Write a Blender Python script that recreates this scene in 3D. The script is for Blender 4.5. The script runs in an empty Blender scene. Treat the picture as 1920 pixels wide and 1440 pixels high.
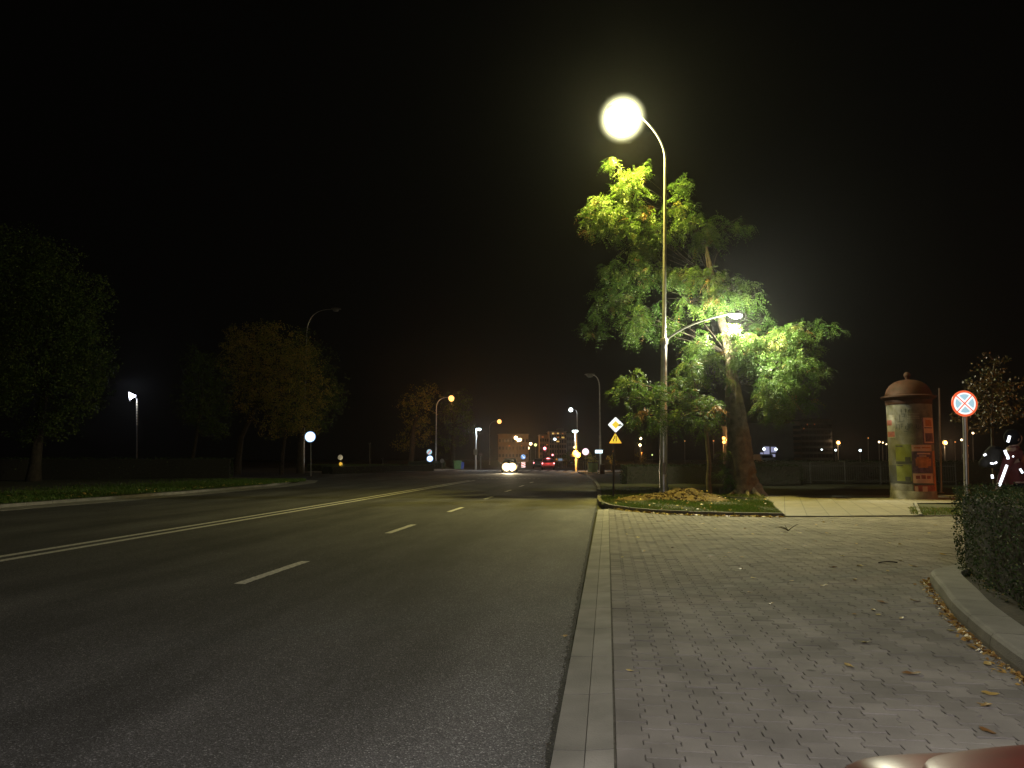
import bpy, bmesh, math, random
from mathutils import Vector, Matrix, Quaternion
random.seed(7)
R = random.random
def U(a, b): return a + (b - a) * random.random()
def N(s=1.0): return random.gauss(0, s)

# ------------------------------------------------------------------ camera, night sky, exposure
SC = bpy.context.scene
F = 1400.0; H = 1.4
TH = math.atan(179 / math.hypot(F, 140)); PH = math.atan(0.1)
cam = bpy.data.cameras.new('camera'); cam.sensor_width = 36; cam.lens = 36 * F / 1920
cam.clip_start = 0.05; cam.clip_end = 4000
co = bpy.data.objects.new('camera', cam); SC.collection.objects.link(co)
co.location = (0, 0, H); co.rotation_euler = (math.pi / 2 + PH, 0, TH); SC.camera = co
W = bpy.data.worlds.new('World'); SC.world = W; W.use_nodes = True
bg = W.node_tree.nodes['Background']
bg.inputs['Color'].default_value = (0.30, 0.27, 0.22, 1); bg.inputs['Strength'].default_value = 0.0025
SC.view_settings.view_transform = 'Standard'; SC.view_settings.look = 'None'
SC.view_settings.exposure = 0.0; SC.view_settings.gamma = 1.0
SC.cycles.max_bounces = 5; SC.cycles.volume_bounces = 0; SC.cycles.transparent_max_bounces = 8
SC.cycles.sample_clamp_indirect = 3.0
SC.cycles.use_light_tree = True

def ray(px, py):
    a = (px - 960) / F; b = (720 - py) / F
    f = math.cos(PH) - b * math.sin(PH); u = math.sin(PH) + b * math.cos(PH)
    return Vector((-math.sin(TH) * f + math.cos(TH) * a, math.cos(TH) * f + math.sin(TH) * a, u)), f
def V(px, py, d):
    v, f = ray(px, py); return Vector((0, 0, H)) + v * (d / f)
def G(px, py, z=0.0):
    v, f = ray(px, py); return Vector((0, 0, H)) + v * ((z - H) / v.z)
def D(px, py):
    v, f = ray(px, py); return f * (-H) / v.z
HEAD = Vector((-math.sin(TH), math.cos(TH), 0)); RIGHT = Vector((math.cos(TH), math.sin(TH), 0)); UP = Vector((0, 0, 1))

# ------------------------------------------------------------------ materials
def mat(name, col, rough=0.6, metal=0.0, var=0.15, scale=6.0, bump=0.0, bscale=40.0, col2=None, tone=0.0, spec=0.5, trans=0.0, coat=0.0):
    m = bpy.data.materials.new(name); m.use_nodes = True
    nt = m.node_tree; n = nt.nodes; l = nt.links; b = n['Principled BSDF']
    b.inputs['Roughness'].default_value = rough; b.inputs['Metallic'].default_value = metal
    b.inputs['Specular IOR Level'].default_value = spec; b.inputs['Coat Weight'].default_value = coat
    tc = n.new('ShaderNodeTexCoord')
    no = n.new('ShaderNodeTexNoise'); no.inputs['Scale'].default_value = scale; no.inputs['Detail'].default_value = 6
    l.new(tc.outputs['Object'], no.inputs['Vector'])
    mx = n.new('ShaderNodeMix'); mx.data_type = 'RGBA'
    c2 = col2 or tuple(c * (1 - 2 * var) for c in col); c1 = col if col2 else tuple(c * (1 + var) for c in col)
    mx.inputs[6].default_value = (*c1, 1); mx.inputs[7].default_value = (*c2, 1)
    mr = n.new('ShaderNodeMapRange'); mr.inputs[1].default_value = 0.3; mr.inputs[2].default_value = 0.7
    l.new(no.outputs['Fac'], mr.inputs[0]); l.new(mr.outputs[0], mx.inputs[0])
    out = mx.outputs[2]
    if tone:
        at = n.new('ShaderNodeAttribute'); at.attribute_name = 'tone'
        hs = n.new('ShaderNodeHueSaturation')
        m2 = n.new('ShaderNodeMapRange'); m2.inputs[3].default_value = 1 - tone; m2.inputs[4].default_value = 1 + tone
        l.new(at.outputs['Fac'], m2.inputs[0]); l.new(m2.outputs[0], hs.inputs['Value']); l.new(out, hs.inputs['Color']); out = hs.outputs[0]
    l.new(out, b.inputs['Base Color'])
    if bump:
        nb = n.new('ShaderNodeTexNoise'); nb.inputs['Scale'].default_value = bscale; nb.inputs['Detail'].default_value = 8
        l.new(tc.outputs['Object'], nb.inputs['Vector'])
        bp = n.new('ShaderNodeBump'); bp.inputs['Strength'].default_value = bump; bp.inputs['Distance'].default_value = 0.02
        l.new(nb.outputs['Fac'], bp.inputs['Height']); l.new(bp.outputs[0], b.inputs['Normal'])
    return m
def leafmat(name, stops, trans=0.35, rough=0.5):
    """leaf colour picked per leaf from a ramp by the stored face value"""
    m = bpy.data.materials.new(name); m.use_nodes = True
    nt = m.node_tree; n = nt.nodes; l = nt.links; b = n['Principled BSDF']; o = n['Material Output']
    at = n.new('ShaderNodeAttribute'); at.attribute_name = 'tone'
    cr = n.new('ShaderNodeValToRGB'); e = cr.color_ramp.elements
    e[0].position = stops[0][0]; e[0].color = (*stops[0][1], 1); e[1].position = stops[-1][0]; e[1].color = (*stops[-1][1], 1)
    for p, c in stops[1:-1]:
        q = e.new(p); q.color = (*c, 1)
    l.new(at.outputs['Fac'], cr.inputs[0]); l.new(cr.outputs[0], b.inputs['Base Color']); b.inputs['Roughness'].default_value = rough
    b.inputs['Specular IOR Level'].default_value = 0.3
    t = n.new('ShaderNodeBsdfTranslucent'); l.new(cr.outputs[0], t.inputs[0])
    ms = n.new('ShaderNodeMixShader'); ms.inputs[0].default_value = trans
    l.new(b.outputs[0], ms.inputs[1]); l.new(t.outputs[0], ms.inputs[2]); l.new(ms.outputs[0], o.inputs['Surface'])
    return m
def glow(name, col, s, base=None):
    m = bpy.data.materials.new(name); m.use_nodes = True; b = m.node_tree.nodes['Principled BSDF']
    b.inputs['Base Color'].default_value = (*(base or col), 1); b.inputs['Roughness'].default_value = 0.4
    b.inputs['Emission Color'].default_value = (*col, 1); b.inputs['Emission Strength'].default_value = s
    return m

def m_asphalt():
    m = bpy.data.materials.new('asphalt'); m.use_nodes = True; nt = m.node_tree; n = nt.nodes; l = nt.links; b = n['Principled BSDF']
    tc = n.new('ShaderNodeTexCoord')
    v = n.new('ShaderNodeTexVoronoi'); v.inputs['Scale'].default_value = 140; l.new(tc.outputs['Object'], v.inputs['Vector'])
    rp = n.new('ShaderNodeValToRGB'); e = rp.color_ramp.elements
    e[0].position = 0.0; e[0].color = (0.031, 0.030, 0.031, 1); e[1].position = 1.0; e[1].color = (0.20, 0.20, 0.20, 1)
    q = e.new(0.70); q.color = (0.060, 0.059, 0.060, 1); q = e.new(0.93); q.color = (0.095, 0.094, 0.096, 1)
    sx = n.new('ShaderNodeSeparateColor'); l.new(v.outputs['Color'], sx.inputs[0]); l.new(sx.outputs[0], rp.inputs[0])
    no = n.new('ShaderNodeTexNoise'); no.inputs['Scale'].default_value = 0.55; no.inputs['Detail'].default_value = 7; no.inputs['Roughness'].default_value = 0.62
    mp = n.new('ShaderNodeMapping'); mp.inputs['Scale'].default_value = (1.6, 0.5, 1); l.new(tc.outputs['Object'], mp.inputs[0]); l.new(mp.outputs[0], no.inputs['Vector'])
    mr = n.new('ShaderNodeMapRange'); mr.inputs[1].default_value = 0.32; mr.inputs[2].default_value = 0.7; mr.inputs[3].default_value = 0.64; mr.inputs[4].default_value = 1.34
    l.new(no.outputs['Fac'], mr.inputs[0])
    mu = n.new('ShaderNodeMix'); mu.data_type = 'RGBA'; mu.blend_type = 'MULTIPLY'; mu.inputs[0].default_value = 1
    l.new(rp.outputs[0], mu.inputs[6]); l.new(mr.outputs[0], mu.inputs[7])
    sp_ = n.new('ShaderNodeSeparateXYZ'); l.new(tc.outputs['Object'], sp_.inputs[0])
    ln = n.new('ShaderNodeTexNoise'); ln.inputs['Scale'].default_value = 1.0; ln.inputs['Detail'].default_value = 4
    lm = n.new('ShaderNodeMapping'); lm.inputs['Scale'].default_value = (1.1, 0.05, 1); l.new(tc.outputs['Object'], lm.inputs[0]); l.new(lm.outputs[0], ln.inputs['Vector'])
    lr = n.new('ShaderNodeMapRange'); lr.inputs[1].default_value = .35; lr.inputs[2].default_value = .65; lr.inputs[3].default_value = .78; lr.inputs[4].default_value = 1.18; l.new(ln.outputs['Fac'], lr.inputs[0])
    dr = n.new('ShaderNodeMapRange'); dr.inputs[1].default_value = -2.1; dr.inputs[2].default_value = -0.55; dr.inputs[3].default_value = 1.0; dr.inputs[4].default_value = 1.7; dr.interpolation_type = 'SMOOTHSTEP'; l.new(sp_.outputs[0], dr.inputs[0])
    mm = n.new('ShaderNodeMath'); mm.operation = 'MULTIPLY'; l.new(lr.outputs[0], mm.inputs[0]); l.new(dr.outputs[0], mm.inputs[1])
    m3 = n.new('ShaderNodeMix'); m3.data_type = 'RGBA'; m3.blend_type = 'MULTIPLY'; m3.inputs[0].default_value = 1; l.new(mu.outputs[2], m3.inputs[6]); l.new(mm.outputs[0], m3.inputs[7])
    l.new(m3.outputs[2], b.inputs['Base Color'])
    b.inputs['Roughness'].default_value = 0.8; b.inputs['Specular IOR Level'].default_value = 0.22
    nf = n.new('ShaderNodeTexNoise'); nf.inputs['Scale'].default_value = 150; nf.inputs['Detail'].default_value = 3; l.new(tc.outputs['Object'], nf.inputs['Vector'])
    ad = n.new('ShaderNodeMath'); ad.operation = 'ADD'; l.new(v.outputs['Distance'], ad.inputs[0]); l.new(nf.outputs['Fac'], ad.inputs[1])
    bp = n.new('ShaderNodeBump'); bp.inputs['Strength'].default_value = 0.55; bp.inputs['Distance'].default_value = 0.008
    l.new(ad.outputs[0], bp.inputs['Height']); l.new(bp.outputs[0], b.inputs['Normal'])
    return m
def m_slabs(name, col, sx, sy, rotz=0.0, mortar=0.02, dark=0.35):
    m = bpy.data.materials.new(name); m.use_nodes = True; nt = m.node_tree; n = nt.nodes; l = nt.links; b = n['Principled BSDF']
    tc = n.new('ShaderNodeTexCoord'); mp = n.new('ShaderNodeMapping'); mp.inputs['Rotation'].default_value = (0, 0, rotz)
    l.new(tc.outputs['Object'], mp.inputs[0])
    br = n.new('ShaderNodeTexBrick'); br.inputs['Scale'].default_value = 1; br.inputs['Mortar Size'].default_value = mortar
    br.inputs['Brick Width'].default_value = sx; br.inputs['Row Height'].default_value = sy; br.offset = 0.0
    br.inputs['Color1'].default_value = (*col, 1); br.inputs['Color2'].default_value = (*[c * 0.82 for c in col], 1); br.inputs['Mortar'].default_value = (*[c * dark for c in col], 1)
    l.new(mp.outputs[0], br.inputs['Vector'])
    no = n.new('ShaderNodeTexNoise'); no.inputs['Scale'].default_value = 3; no.inputs['Detail'].default_value = 8; l.new(tc.outputs['Object'], no.inputs['Vector'])
    mr = n.new('ShaderNodeMapRange'); mr.inputs[3].default_value = 0.6; mr.inputs[4].default_value = 1.35; l.new(no.outputs['Fac'], mr.inputs[0])
    mu = n.new('ShaderNodeMix'); mu.data_type = 'RGBA'; mu.blend_type = 'MULTIPLY'; mu.inputs[0].default_value = 1
    l.new(br.outputs['Color'], mu.inputs[6]); l.new(mr.outputs[0], mu.inputs[7]); l.new(mu.outputs[2], b.inputs['Base Color'])
    b.inputs['Roughness'].default_value = 0.85
    return m

M = {}
M['asphalt'] = m_asphalt()
M['paver'] = mat('grey_paver', (0.205, 0.19, 0.175), 0.88, var=0.14, scale=2.2, bump=0.25, bscale=120, tone=0.24, spec=0.25)
def stain(m, s1, s2, lo):
    '''broad worn patches and small dark oil spots over a paving material'''
    nt = m.node_tree; n = nt.nodes; l = nt.links; b = n['Principled BSDF']; src = b.inputs['Base Color'].links[0].from_socket; tc = n.new('ShaderNodeTexCoord')
    a = n.new('ShaderNodeTexNoise'); a.inputs['Scale'].default_value = s1; a.inputs['Detail'].default_value = 5; l.new(tc.outputs['Object'], a.inputs['Vector'])
    r1 = n.new('ShaderNodeMapRange'); r1.inputs[1].default_value = .35; r1.inputs[2].default_value = .65; r1.inputs[3].default_value = lo; r1.inputs[4].default_value = 1.12; l.new(a.outputs['Fac'], r1.inputs[0])
    v = n.new('ShaderNodeTexVoronoi'); v.inputs['Scale'].default_value = s2; v.inputs['Randomness'].default_value = 1; l.new(tc.outputs['Object'], v.inputs['Vector'])
    sc = n.new('ShaderNodeSeparateColor'); l.new(v.outputs['Color'], sc.inputs[0])
    th_ = n.new('ShaderNodeMapRange'); th_.inputs[1].default_value = .0; th_.inputs[2].default_value = 1.0; th_.inputs[3].default_value = -.10; th_.inputs[4].default_value = .075; l.new(sc.outputs[0], th_.inputs[0])
    df = n.new('ShaderNodeMath'); df.operation = 'SUBTRACT'; l.new(v.outputs['Distance'], df.inputs[0]); l.new(th_.outputs[0], df.inputs[1])
    r2 = n.new('ShaderNodeMapRange'); r2.inputs[1].default_value = 0; r2.inputs[2].default_value = .05; r2.inputs[3].default_value = .35; r2.inputs[4].default_value = 1; l.new(df.outputs[0], r2.inputs[0])
    mu = n.new('ShaderNodeMath'); mu.operation = 'MULTIPLY'; l.new(r1.outputs[0], mu.inputs[0]); l.new(r2.outputs[0], mu.inputs[1])
    mx = n.new('ShaderNodeMix'); mx.data_type = 'RGBA'; mx.blend_type = 'MULTIPLY'; mx.inputs[0].default_value = 1; l.new(src, mx.inputs[6]); l.new(mu.outputs[0], mx.inputs[7]); l.new(mx.outputs[2], b.inputs['Base Color'])
stain(M['paver'], .8, 2.2, .86)
M['joint'] = mat('joint_sand', (0.06, 0.053, 0.042), 0.95, var=0.3, scale=20)
M['kerb'] = mat('kerb_concrete', (0.205, 0.195, 0.175), 0.85, var=0.16, scale=2.5, bump=0.3, bscale=90, tone=0.22)
M['kerbdark'] = mat('weathered_kerb', (0.13, 0.12, 0.10), 0.9, var=0.2, scale=3, bump=0.3, bscale=60, tone=0.2)
M['paint'] = mat('road_paint', (0.62, 0.60, 0.56), 0.7, var=0.1, scale=25, col2=(0.22, 0.21, 0.20), bump=0.2, bscale=150)
M['soil'] = mat('soil', (0.045, 0.035, 0.022), 0.95, var=0.35, scale=5, bump=0.6, bscale=25)
M['sand'] = mat('dug_soil', (0.17, 0.115, 0.05), 0.95, var=0.3, scale=3.2, col2=(0.05, 0.036, 0.018), bump=1.0, bscale=14)
M['turf'] = mat('turf', (0.028, 0.042, 0.012), 0.95, var=0.3, scale=3, col2=(0.055, 0.045, 0.022), bump=0.6, bscale=30)
M['grass'] = leafmat('grass_blades', [(0, (0.045, 0.11, 0.012)), (0.6, (0.10, 0.15, 0.022)), (0.85, (0.16, 0.14, 0.045)), (1, (0.20, 0.15, 0.06))], 0.3)
M['locust'] = leafmat('locust_leaves', [(0, (0.045, 0.10, 0.018)), (0.55, (0.10, 0.17, 0.03)), (0.87, (0.15, 0.20, 0.045)), (0.93, (0.26, 0.15, 0.05)), (1, (0.22, 0.11, 0.04))], 0.35)
M['autumn'] = leafmat('autumn_leaves', [(0, (0.14, 0.17, 0.03)), (0.5, (0.29, 0.26, 0.045)), (1, (0.42, 0.29, 0.07))], 0.3)
M['greenleaf'] = leafmat('dark_green_leaves', [(0, (0.04, 0.08, 0.018)), (1, (0.12, 0.16, 0.03))], 0.3)
M['dimleaf'] = leafmat('brownish_leaves', [(0, (0.025, 0.03, 0.008)), (0.6, (0.06, 0.035, 0.012)), (1, (0.10, 0.05, 0.018))], 0.2)
M['hedge'] = leafmat('hedge_leaves', [(0, (0.022, 0.042, 0.012)), (0.8, (0.05, 0.075, 0.02)), (1, (0.13, 0.14, 0.04))], 0.15, 0.65)
M['hedgedark'] = leafmat('dark_hedge_leaves', [(0, (0.010, 0.016, 0.006)), (1, (0.03, 0.04, 0.012))], 0.1, 0.7)
M['yleaf'] = leafmat('fallen_yellow', [(0, (0.55, 0.45, 0.14)), (0.55, (0.42, 0.26, 0.07)), (1, (0.20, 0.09, 0.03))], 0.15)
M['bark'] = mat('bark', (0.135, 0.105, 0.068), 0.95, var=0.3, scale=5, col2=(0.055, 0.042, 0.028), bump=1.0, bscale=11)
M['darkbark'] = mat('dark_bark', (0.045, 0.035, 0.024), 0.95, var=0.3, scale=6, bump=0.8, bscale=14)
M['galv'] = mat('galvanised_steel', (0.46, 0.45, 0.43), 0.36, metal=0.75, var=0.12, scale=5)
M['greymetal'] = mat('grey_painted_metal', (0.20, 0.20, 0.195), 0.5, metal=0.3, var=0.12, scale=4)
M['darkmetal'] = mat('dark_metal', (0.045, 0.045, 0.045), 0.5, metal=0.4, var=0.15)
M['black'] = mat('black_rubber', (0.012, 0.012, 0.012), 0.8, var=0.1)
M['redpaint'] = mat('dark_red_car_paint', (0.055, 0.004, 0.004), 0.32, metal=0.0, var=0.15, scale=9, coat=0.0, spec=0.12)
M['silver'] = mat('silver_car_paint', (0.30, 0.30, 0.31), 0.3, metal=0.5, var=0.04, coat=0.6)
M['darkpaint'] = mat('dark_car_paint', (0.03, 0.03, 0.035), 0.3, metal=0.3, var=0.04, coat=0.8)
M['redbody'] = mat('red_car_paint', (0.38, 0.02, 0.02), 0.3, metal=0.1, var=0.04, coat=0.8)
M['glass'] = mat('car_glass', (0.012, 0.013, 0.014), 0.05, var=0.02, coat=0.5)
M['chrome'] = mat('chrome', (0.75, 0.75, 0.75), 0.12, metal=1.0, var=0.03)
M['amber'] = mat('amber_lens', (0.75, 0.28, 0.04), 0.12, var=0.1, coat=1.0)
M['clearlens'] = mat('clear_lens', (0.6, 0.6, 0.58), 0.08, var=0.05, coat=1.0)
M['brownpaint'] = mat('rust_brown_paint', (0.040, 0.012, 0.005), 0.75, var=0.3, scale=5, col2=(0.02, 0.008, 0.004), spec=0.2)
M['paper'] = mat('old_poster_paper', (0.125, 0.12, 0.105), 0.9, var=0.2, scale=2.5, col2=(0.045, 0.043, 0.04), bump=.2, bscale=8)
M['pastel'] = mat('pale_pink_paper', (0.33, 0.20, 0.16), 0.8, var=0.15, scale=3)
M['ygreen'] = mat('yellow_green_paper', (0.095, 0.105, 0.015), 0.8, var=0.15, scale=3)
M['purple'] = mat('dark_purple_print', (0.07, 0.035, 0.07), 0.8, var=0.3, scale=8)
M['orange'] = mat('orange_print', (0.26, 0.09, 0.035), 0.8, var=0.2, scale=8)
M['redprint'] = mat('dark_red_print', (0.17, 0.04, 0.035), 0.8, var=0.25, scale=6)
M['ink'] = mat('black_ink', (0.03, 0.03, 0.03), 0.8, var=0.1)
M['concrete'] = mat('old_concrete', (0.16, 0.15, 0.135), 0.9, var=0.25, scale=3, bump=0.4, bscale=20)
M['wallbrown'] = mat('block_wall', (0.23, 0.165, 0.12), 0.9, var=0.15, scale=0.4)
M['walldark'] = mat('dark_grey_wall', (0.13, 0.13, 0.125), 0.85, var=0.12, scale=0.5)
M['unlit'] = mat('unlit_window', (0.02, 0.02, 0.022), 0.2, var=0.1)
M['skin'] = mat('skin', (0.26, 0.155, 0.11), 0.55, var=0.06)
M['jacket'] = mat('dark_red_jacket', (0.10, 0.018, 0.016), 0.8, var=0.15, scale=8, bump=0.3, bscale=20)
M['trousers'] = mat('dark_trousers', (0.016, 0.016, 0.018), 0.95, var=0.15, scale=8, spec=0.08)
M['hair'] = mat('dark_hair', (0.02, 0.014, 0.01), 0.6, var=0.2, scale=40)
M['bag'] = mat('grey_bag_fabric', (0.05, 0.048, 0.042), 0.95, var=0.15, scale=12, bump=0.3, bscale=60, spec=0.08)
M['bluebin'] = mat('blue_plastic', (0.05, 0.09, 0.45), 0.5, var=0.1)
M['greenbin'] = mat('green_plastic', (0.12, 0.22, 0.08), 0.5, var=0.1)
M['yellowp'] = glow('yellow_reflective_plastic', (1.0, 0.62, 0.08), 0.32, (0.75, 0.45, 0.04))  # bollard plastic given a glow of its own
# reflective sheeting: own emission stands in for light returned to the viewer
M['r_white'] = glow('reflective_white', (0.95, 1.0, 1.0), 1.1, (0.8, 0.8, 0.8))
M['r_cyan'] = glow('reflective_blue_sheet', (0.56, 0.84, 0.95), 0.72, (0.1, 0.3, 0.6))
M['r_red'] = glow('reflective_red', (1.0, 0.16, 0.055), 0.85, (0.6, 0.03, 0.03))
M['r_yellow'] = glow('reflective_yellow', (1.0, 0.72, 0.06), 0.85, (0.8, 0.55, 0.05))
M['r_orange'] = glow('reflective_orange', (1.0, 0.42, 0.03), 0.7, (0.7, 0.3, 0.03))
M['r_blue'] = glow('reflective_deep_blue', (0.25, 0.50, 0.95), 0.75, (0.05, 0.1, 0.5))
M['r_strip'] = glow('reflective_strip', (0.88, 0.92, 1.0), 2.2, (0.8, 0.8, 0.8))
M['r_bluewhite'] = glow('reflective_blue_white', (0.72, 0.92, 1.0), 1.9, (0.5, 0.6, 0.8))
M['r_ink'] = mat('sign_ink', (0.02, 0.018, 0.012), 0.6, var=0.05)
# lamps
M['L_main'] = glow('lit_lamp_bowl', (1.0, 0.95, 0.62), 9.0)
def m_bloom():
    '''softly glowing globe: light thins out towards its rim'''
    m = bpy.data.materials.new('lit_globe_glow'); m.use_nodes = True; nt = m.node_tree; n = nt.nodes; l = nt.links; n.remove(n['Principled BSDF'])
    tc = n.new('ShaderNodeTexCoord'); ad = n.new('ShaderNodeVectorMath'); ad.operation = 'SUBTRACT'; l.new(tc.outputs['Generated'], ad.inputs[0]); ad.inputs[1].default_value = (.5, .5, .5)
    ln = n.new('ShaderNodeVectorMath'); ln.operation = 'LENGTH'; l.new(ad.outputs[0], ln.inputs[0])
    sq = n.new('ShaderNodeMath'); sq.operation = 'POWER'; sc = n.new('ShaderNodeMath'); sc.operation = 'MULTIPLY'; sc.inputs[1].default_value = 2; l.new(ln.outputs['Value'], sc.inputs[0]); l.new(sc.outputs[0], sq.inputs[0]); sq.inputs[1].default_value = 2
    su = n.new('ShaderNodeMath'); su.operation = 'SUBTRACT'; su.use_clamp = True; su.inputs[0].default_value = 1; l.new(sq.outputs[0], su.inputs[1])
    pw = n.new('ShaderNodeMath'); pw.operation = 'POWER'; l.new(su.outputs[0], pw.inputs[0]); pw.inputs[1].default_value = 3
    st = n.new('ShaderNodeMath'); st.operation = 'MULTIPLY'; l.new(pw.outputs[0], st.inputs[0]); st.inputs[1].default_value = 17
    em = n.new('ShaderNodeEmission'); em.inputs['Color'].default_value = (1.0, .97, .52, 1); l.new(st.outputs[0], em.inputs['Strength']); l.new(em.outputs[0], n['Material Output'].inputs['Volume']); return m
M['L_main'] = m_bloom()
M['L_core'] = glow('lit_lamp_core', (1.0, .97, .75), 9.0)
M['L_led'] = glow('lit_led_panel', (0.86, 0.88, 1.0), 16.0)
M['L_orange'] = glow('lit_sodium_lamp', (1.0, 0.46, 0.13), 2.6)
M['L_warm'] = glow('lit_warm_lamp', (1.0, 0.74, 0.40), 5.0)
M['L_white'] = glow('lit_white_lamp', (0.80, 0.95, 1.0), 5.0)
M['L_yg'] = glow('lit_yellow_green_lamp', (0.80, 0.90, 0.30), 2.2)
M['L_head'] = glow('lit_headlamp', (1.0, 0.84, 0.55), 40.0)
M['L_headrim'] = glow('warm_headlamp_rim', (1.0, 0.72, 0.32), 1.8)
M['L_red'] = glow('lit_red_lamp', (1.0, 0.05, 0.08), 5.0)
M['L_redw'] = glow('lit_tail_lamp', (1.0, 0.25, 0.30), 5.0)
M['L_amber'] = glow('lit_amber_beacon', (1.0, 0.48, 0.06), 11.0)
M['L_dimorange'] = glow('dim_orange_lamp', (1.0, 0.40, 0.10), 1.2)
M['win'] = glow('lit_window', (1.0, 0.60, 0.16), 0.75)
M['windim'] = glow('dim_lit_window', (1.0, 0.38, 0.12), 0.22)
M['kiosk'] = glow('lit_shop_front', (0.50, 0.52, 0.80), 0.5)

# ------------------------------------------------------------------ mesh builder
class MB:
    def __init__(s): s.v = []; s.f = []; s.t = []
    def add(s, vs, fs, t=0.5):
        o = len(s.v); s.v += [Vector(v) for v in vs]; s.f += [tuple(i + o for i in f) for f in fs]; s.t += [t] * len(fs); return s
    def quad(s, a, b, c, d, t=0.5): return s.add([a, b, c, d], [(0, 1, 2, 3)], t)
    def box(s, c, size, rz=0.0, t=0.5, m=None):
        sx, sy, sz = [q / 2 for q in size]; c = Vector(c); ca, sa = math.cos(rz), math.sin(rz); vs = []
        for x, y, z in ((-sx, -sy, -sz), (sx, -sy, -sz), (sx, sy, -sz), (-sx, sy, -sz), (-sx, -sy, sz), (sx, -sy, sz), (sx, sy, sz), (-sx, sy, sz)):
            p = Vector((x * ca - y * sa, x * sa + y * ca, z)); vs.append(c + p)
        return s.add(vs, [(0, 3, 2, 1), (4, 5, 6, 7), (0, 1, 5, 4), (1, 2, 6, 5), (2, 3, 7, 6), (3, 0, 4, 7)], t)
    def tube(s, pts, rad, n=10, t=0.5, caps=True):
        pts = [Vector(p) for p in pts]; rad = rad if isinstance(rad, (list, tuple)) else [rad] * len(pts); vs = []; fs = []
        prev = None
        for i, p in enumerate(pts):
            d = (pts[min(i + 1, len(pts) - 1)] - pts[max(i - 1, 0)]).normalized()
            if prev is None:
                a = d.orthogonal().normalized()
            else:
                a = (prev - d * prev.dot(d)).normalized()
            prev = a; b = d.cross(a)
            for k in range(n):
                an = 2 * math.pi * k / n; vs.append(p + (a * math.cos(an) + b * math.sin(an)) * rad[i])
        for i in range(len(pts) - 1):
            for k in range(n):
                k2 = (k + 1) % n; fs.append((i * n + k, i * n + k2, (i + 1) * n + k2, (i + 1) * n + k))
        if caps: fs.append(tuple(range(n - 1, -1, -1))); fs.append(tuple((len(pts) - 1) * n + k for k in range(n)))
        return s.add(vs, fs, t)
    def lathe(s, c, prof, n=24, t=0.5, axis=None):
        c = Vector(c); vs = []; fs = []; q = (Vector((0, 0, 1)).rotation_difference(Vector(axis)) if axis is not None else Quaternion())
        for r, z in prof:
            for k in range(n):
                a = 2 * math.pi * k / n; vs.append(c + q @ Vector((r * math.cos(a), r * math.sin(a), z)))
        for i in range(len(prof) - 1):
            for k in range(n):
                k2 = (k + 1) % n; fs.append((i * n + k, i * n + k2, (i + 1) * n + k2, (i + 1) * n + k))
        fs.append(tuple(range(n - 1, -1, -1))); fs.append(tuple((len(prof) - 1) * n + k for k in range(n)))
        return s.add(vs, fs, t)
    def ball(s, c, rx, ry=None, rz=None, n=14, t=0.5):
        ry = ry or rx; rz = rz or rx; c = Vector(c); vs = []; fs = []; m = max(6, n // 2)
        for i in range(1, m):
            th = math.pi * i / m
            for k in range(n):
                a = 2 * math.pi * k / n; vs.append(c + Vector((rx * math.sin(th) * math.cos(a), ry * math.sin(th) * math.sin(a), rz * math.cos(th))))
        top = len(vs); vs.append(c + Vector((0, 0, rz))); vs.append(c - Vector((0, 0, rz)))
        for i in range(m - 2):
            for k in range(n):
                k2 = (k + 1) % n; fs.append((i * n + k, (i + 1) * n + k, (i + 1) * n + k2, i * n + k2))
        for k in range(n):
            k2 = (k + 1) % n; fs.append((top, k, k2)); fs.append((top + 1, (m - 2) * n + k2, (m - 2) * n + k))
        return s.add(vs, fs, t)
    def plate(s, outline, c, ax, ay, th, t=0.5):
        """flat outline (2-D points) in the plane ax, ay at c, given a thickness th along the face's normal"""
        ax = Vector(ax); ay = Vector(ay); nn = ax.cross(ay).normalized(); c = Vector(c); n = len(outline)
        a = [c + ax * x + ay * y + nn * (th / 2) for x, y in outline]; b = [p - nn * th for p in a]
        return s.add(a + b, [tuple(range(n)), tuple(range(2 * n - 1, n - 1, -1))] + [(i, i + n, (i + 1) % n + n, (i + 1) % n) for i in range(n)], t)
    def build(s, name, m, parent=None, smooth=None, loc=None):
        o0 = Vector(loc) if loc is not None else (Vector(parent['_o']) if parent is not None and '_o' in parent else Vector((0, 0, 0)))
        me = bpy.data.meshes.new(name); me.from_pydata([tuple(v - o0) for v in s.v], [], s.f)
        if len(set(s.t)) > 1:
            a = me.attributes.new('tone', 'FLOAT', 'FACE'); a.data.foreach_set('value', s.t)
        elif s.t and s.t[0] != 0.5:
            a = me.attributes.new('tone', 'FLOAT', 'FACE'); a.data.foreach_set('value', s.t)
        else:
            a = me.attributes.new('tone', 'FLOAT', 'FACE'); a.data.foreach_set('value', [0.5] * len(s.f))
        me.materials.append(m)
        if smooth:
            me.polygons.foreach_set('use_smooth', [True] * len(me.polygons)); me.set_sharp_from_angle(angle=math.radians(smooth))
        me.update(); ob = bpy.data.objects.new(name, me); SC.collection.objects.link(ob)
        if parent is not None:
            ob.parent = parent
            if '_o' not in parent: pass
            ob['_o'] = tuple(o0)
        else:
            ob.location = o0; ob['_o'] = tuple(o0)
        return ob
def disc(r, n=28): return [(r * math.cos(2 * math.pi * k / n), r * math.sin(2 * math.pi * k / n)) for k in range(n)]
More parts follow.
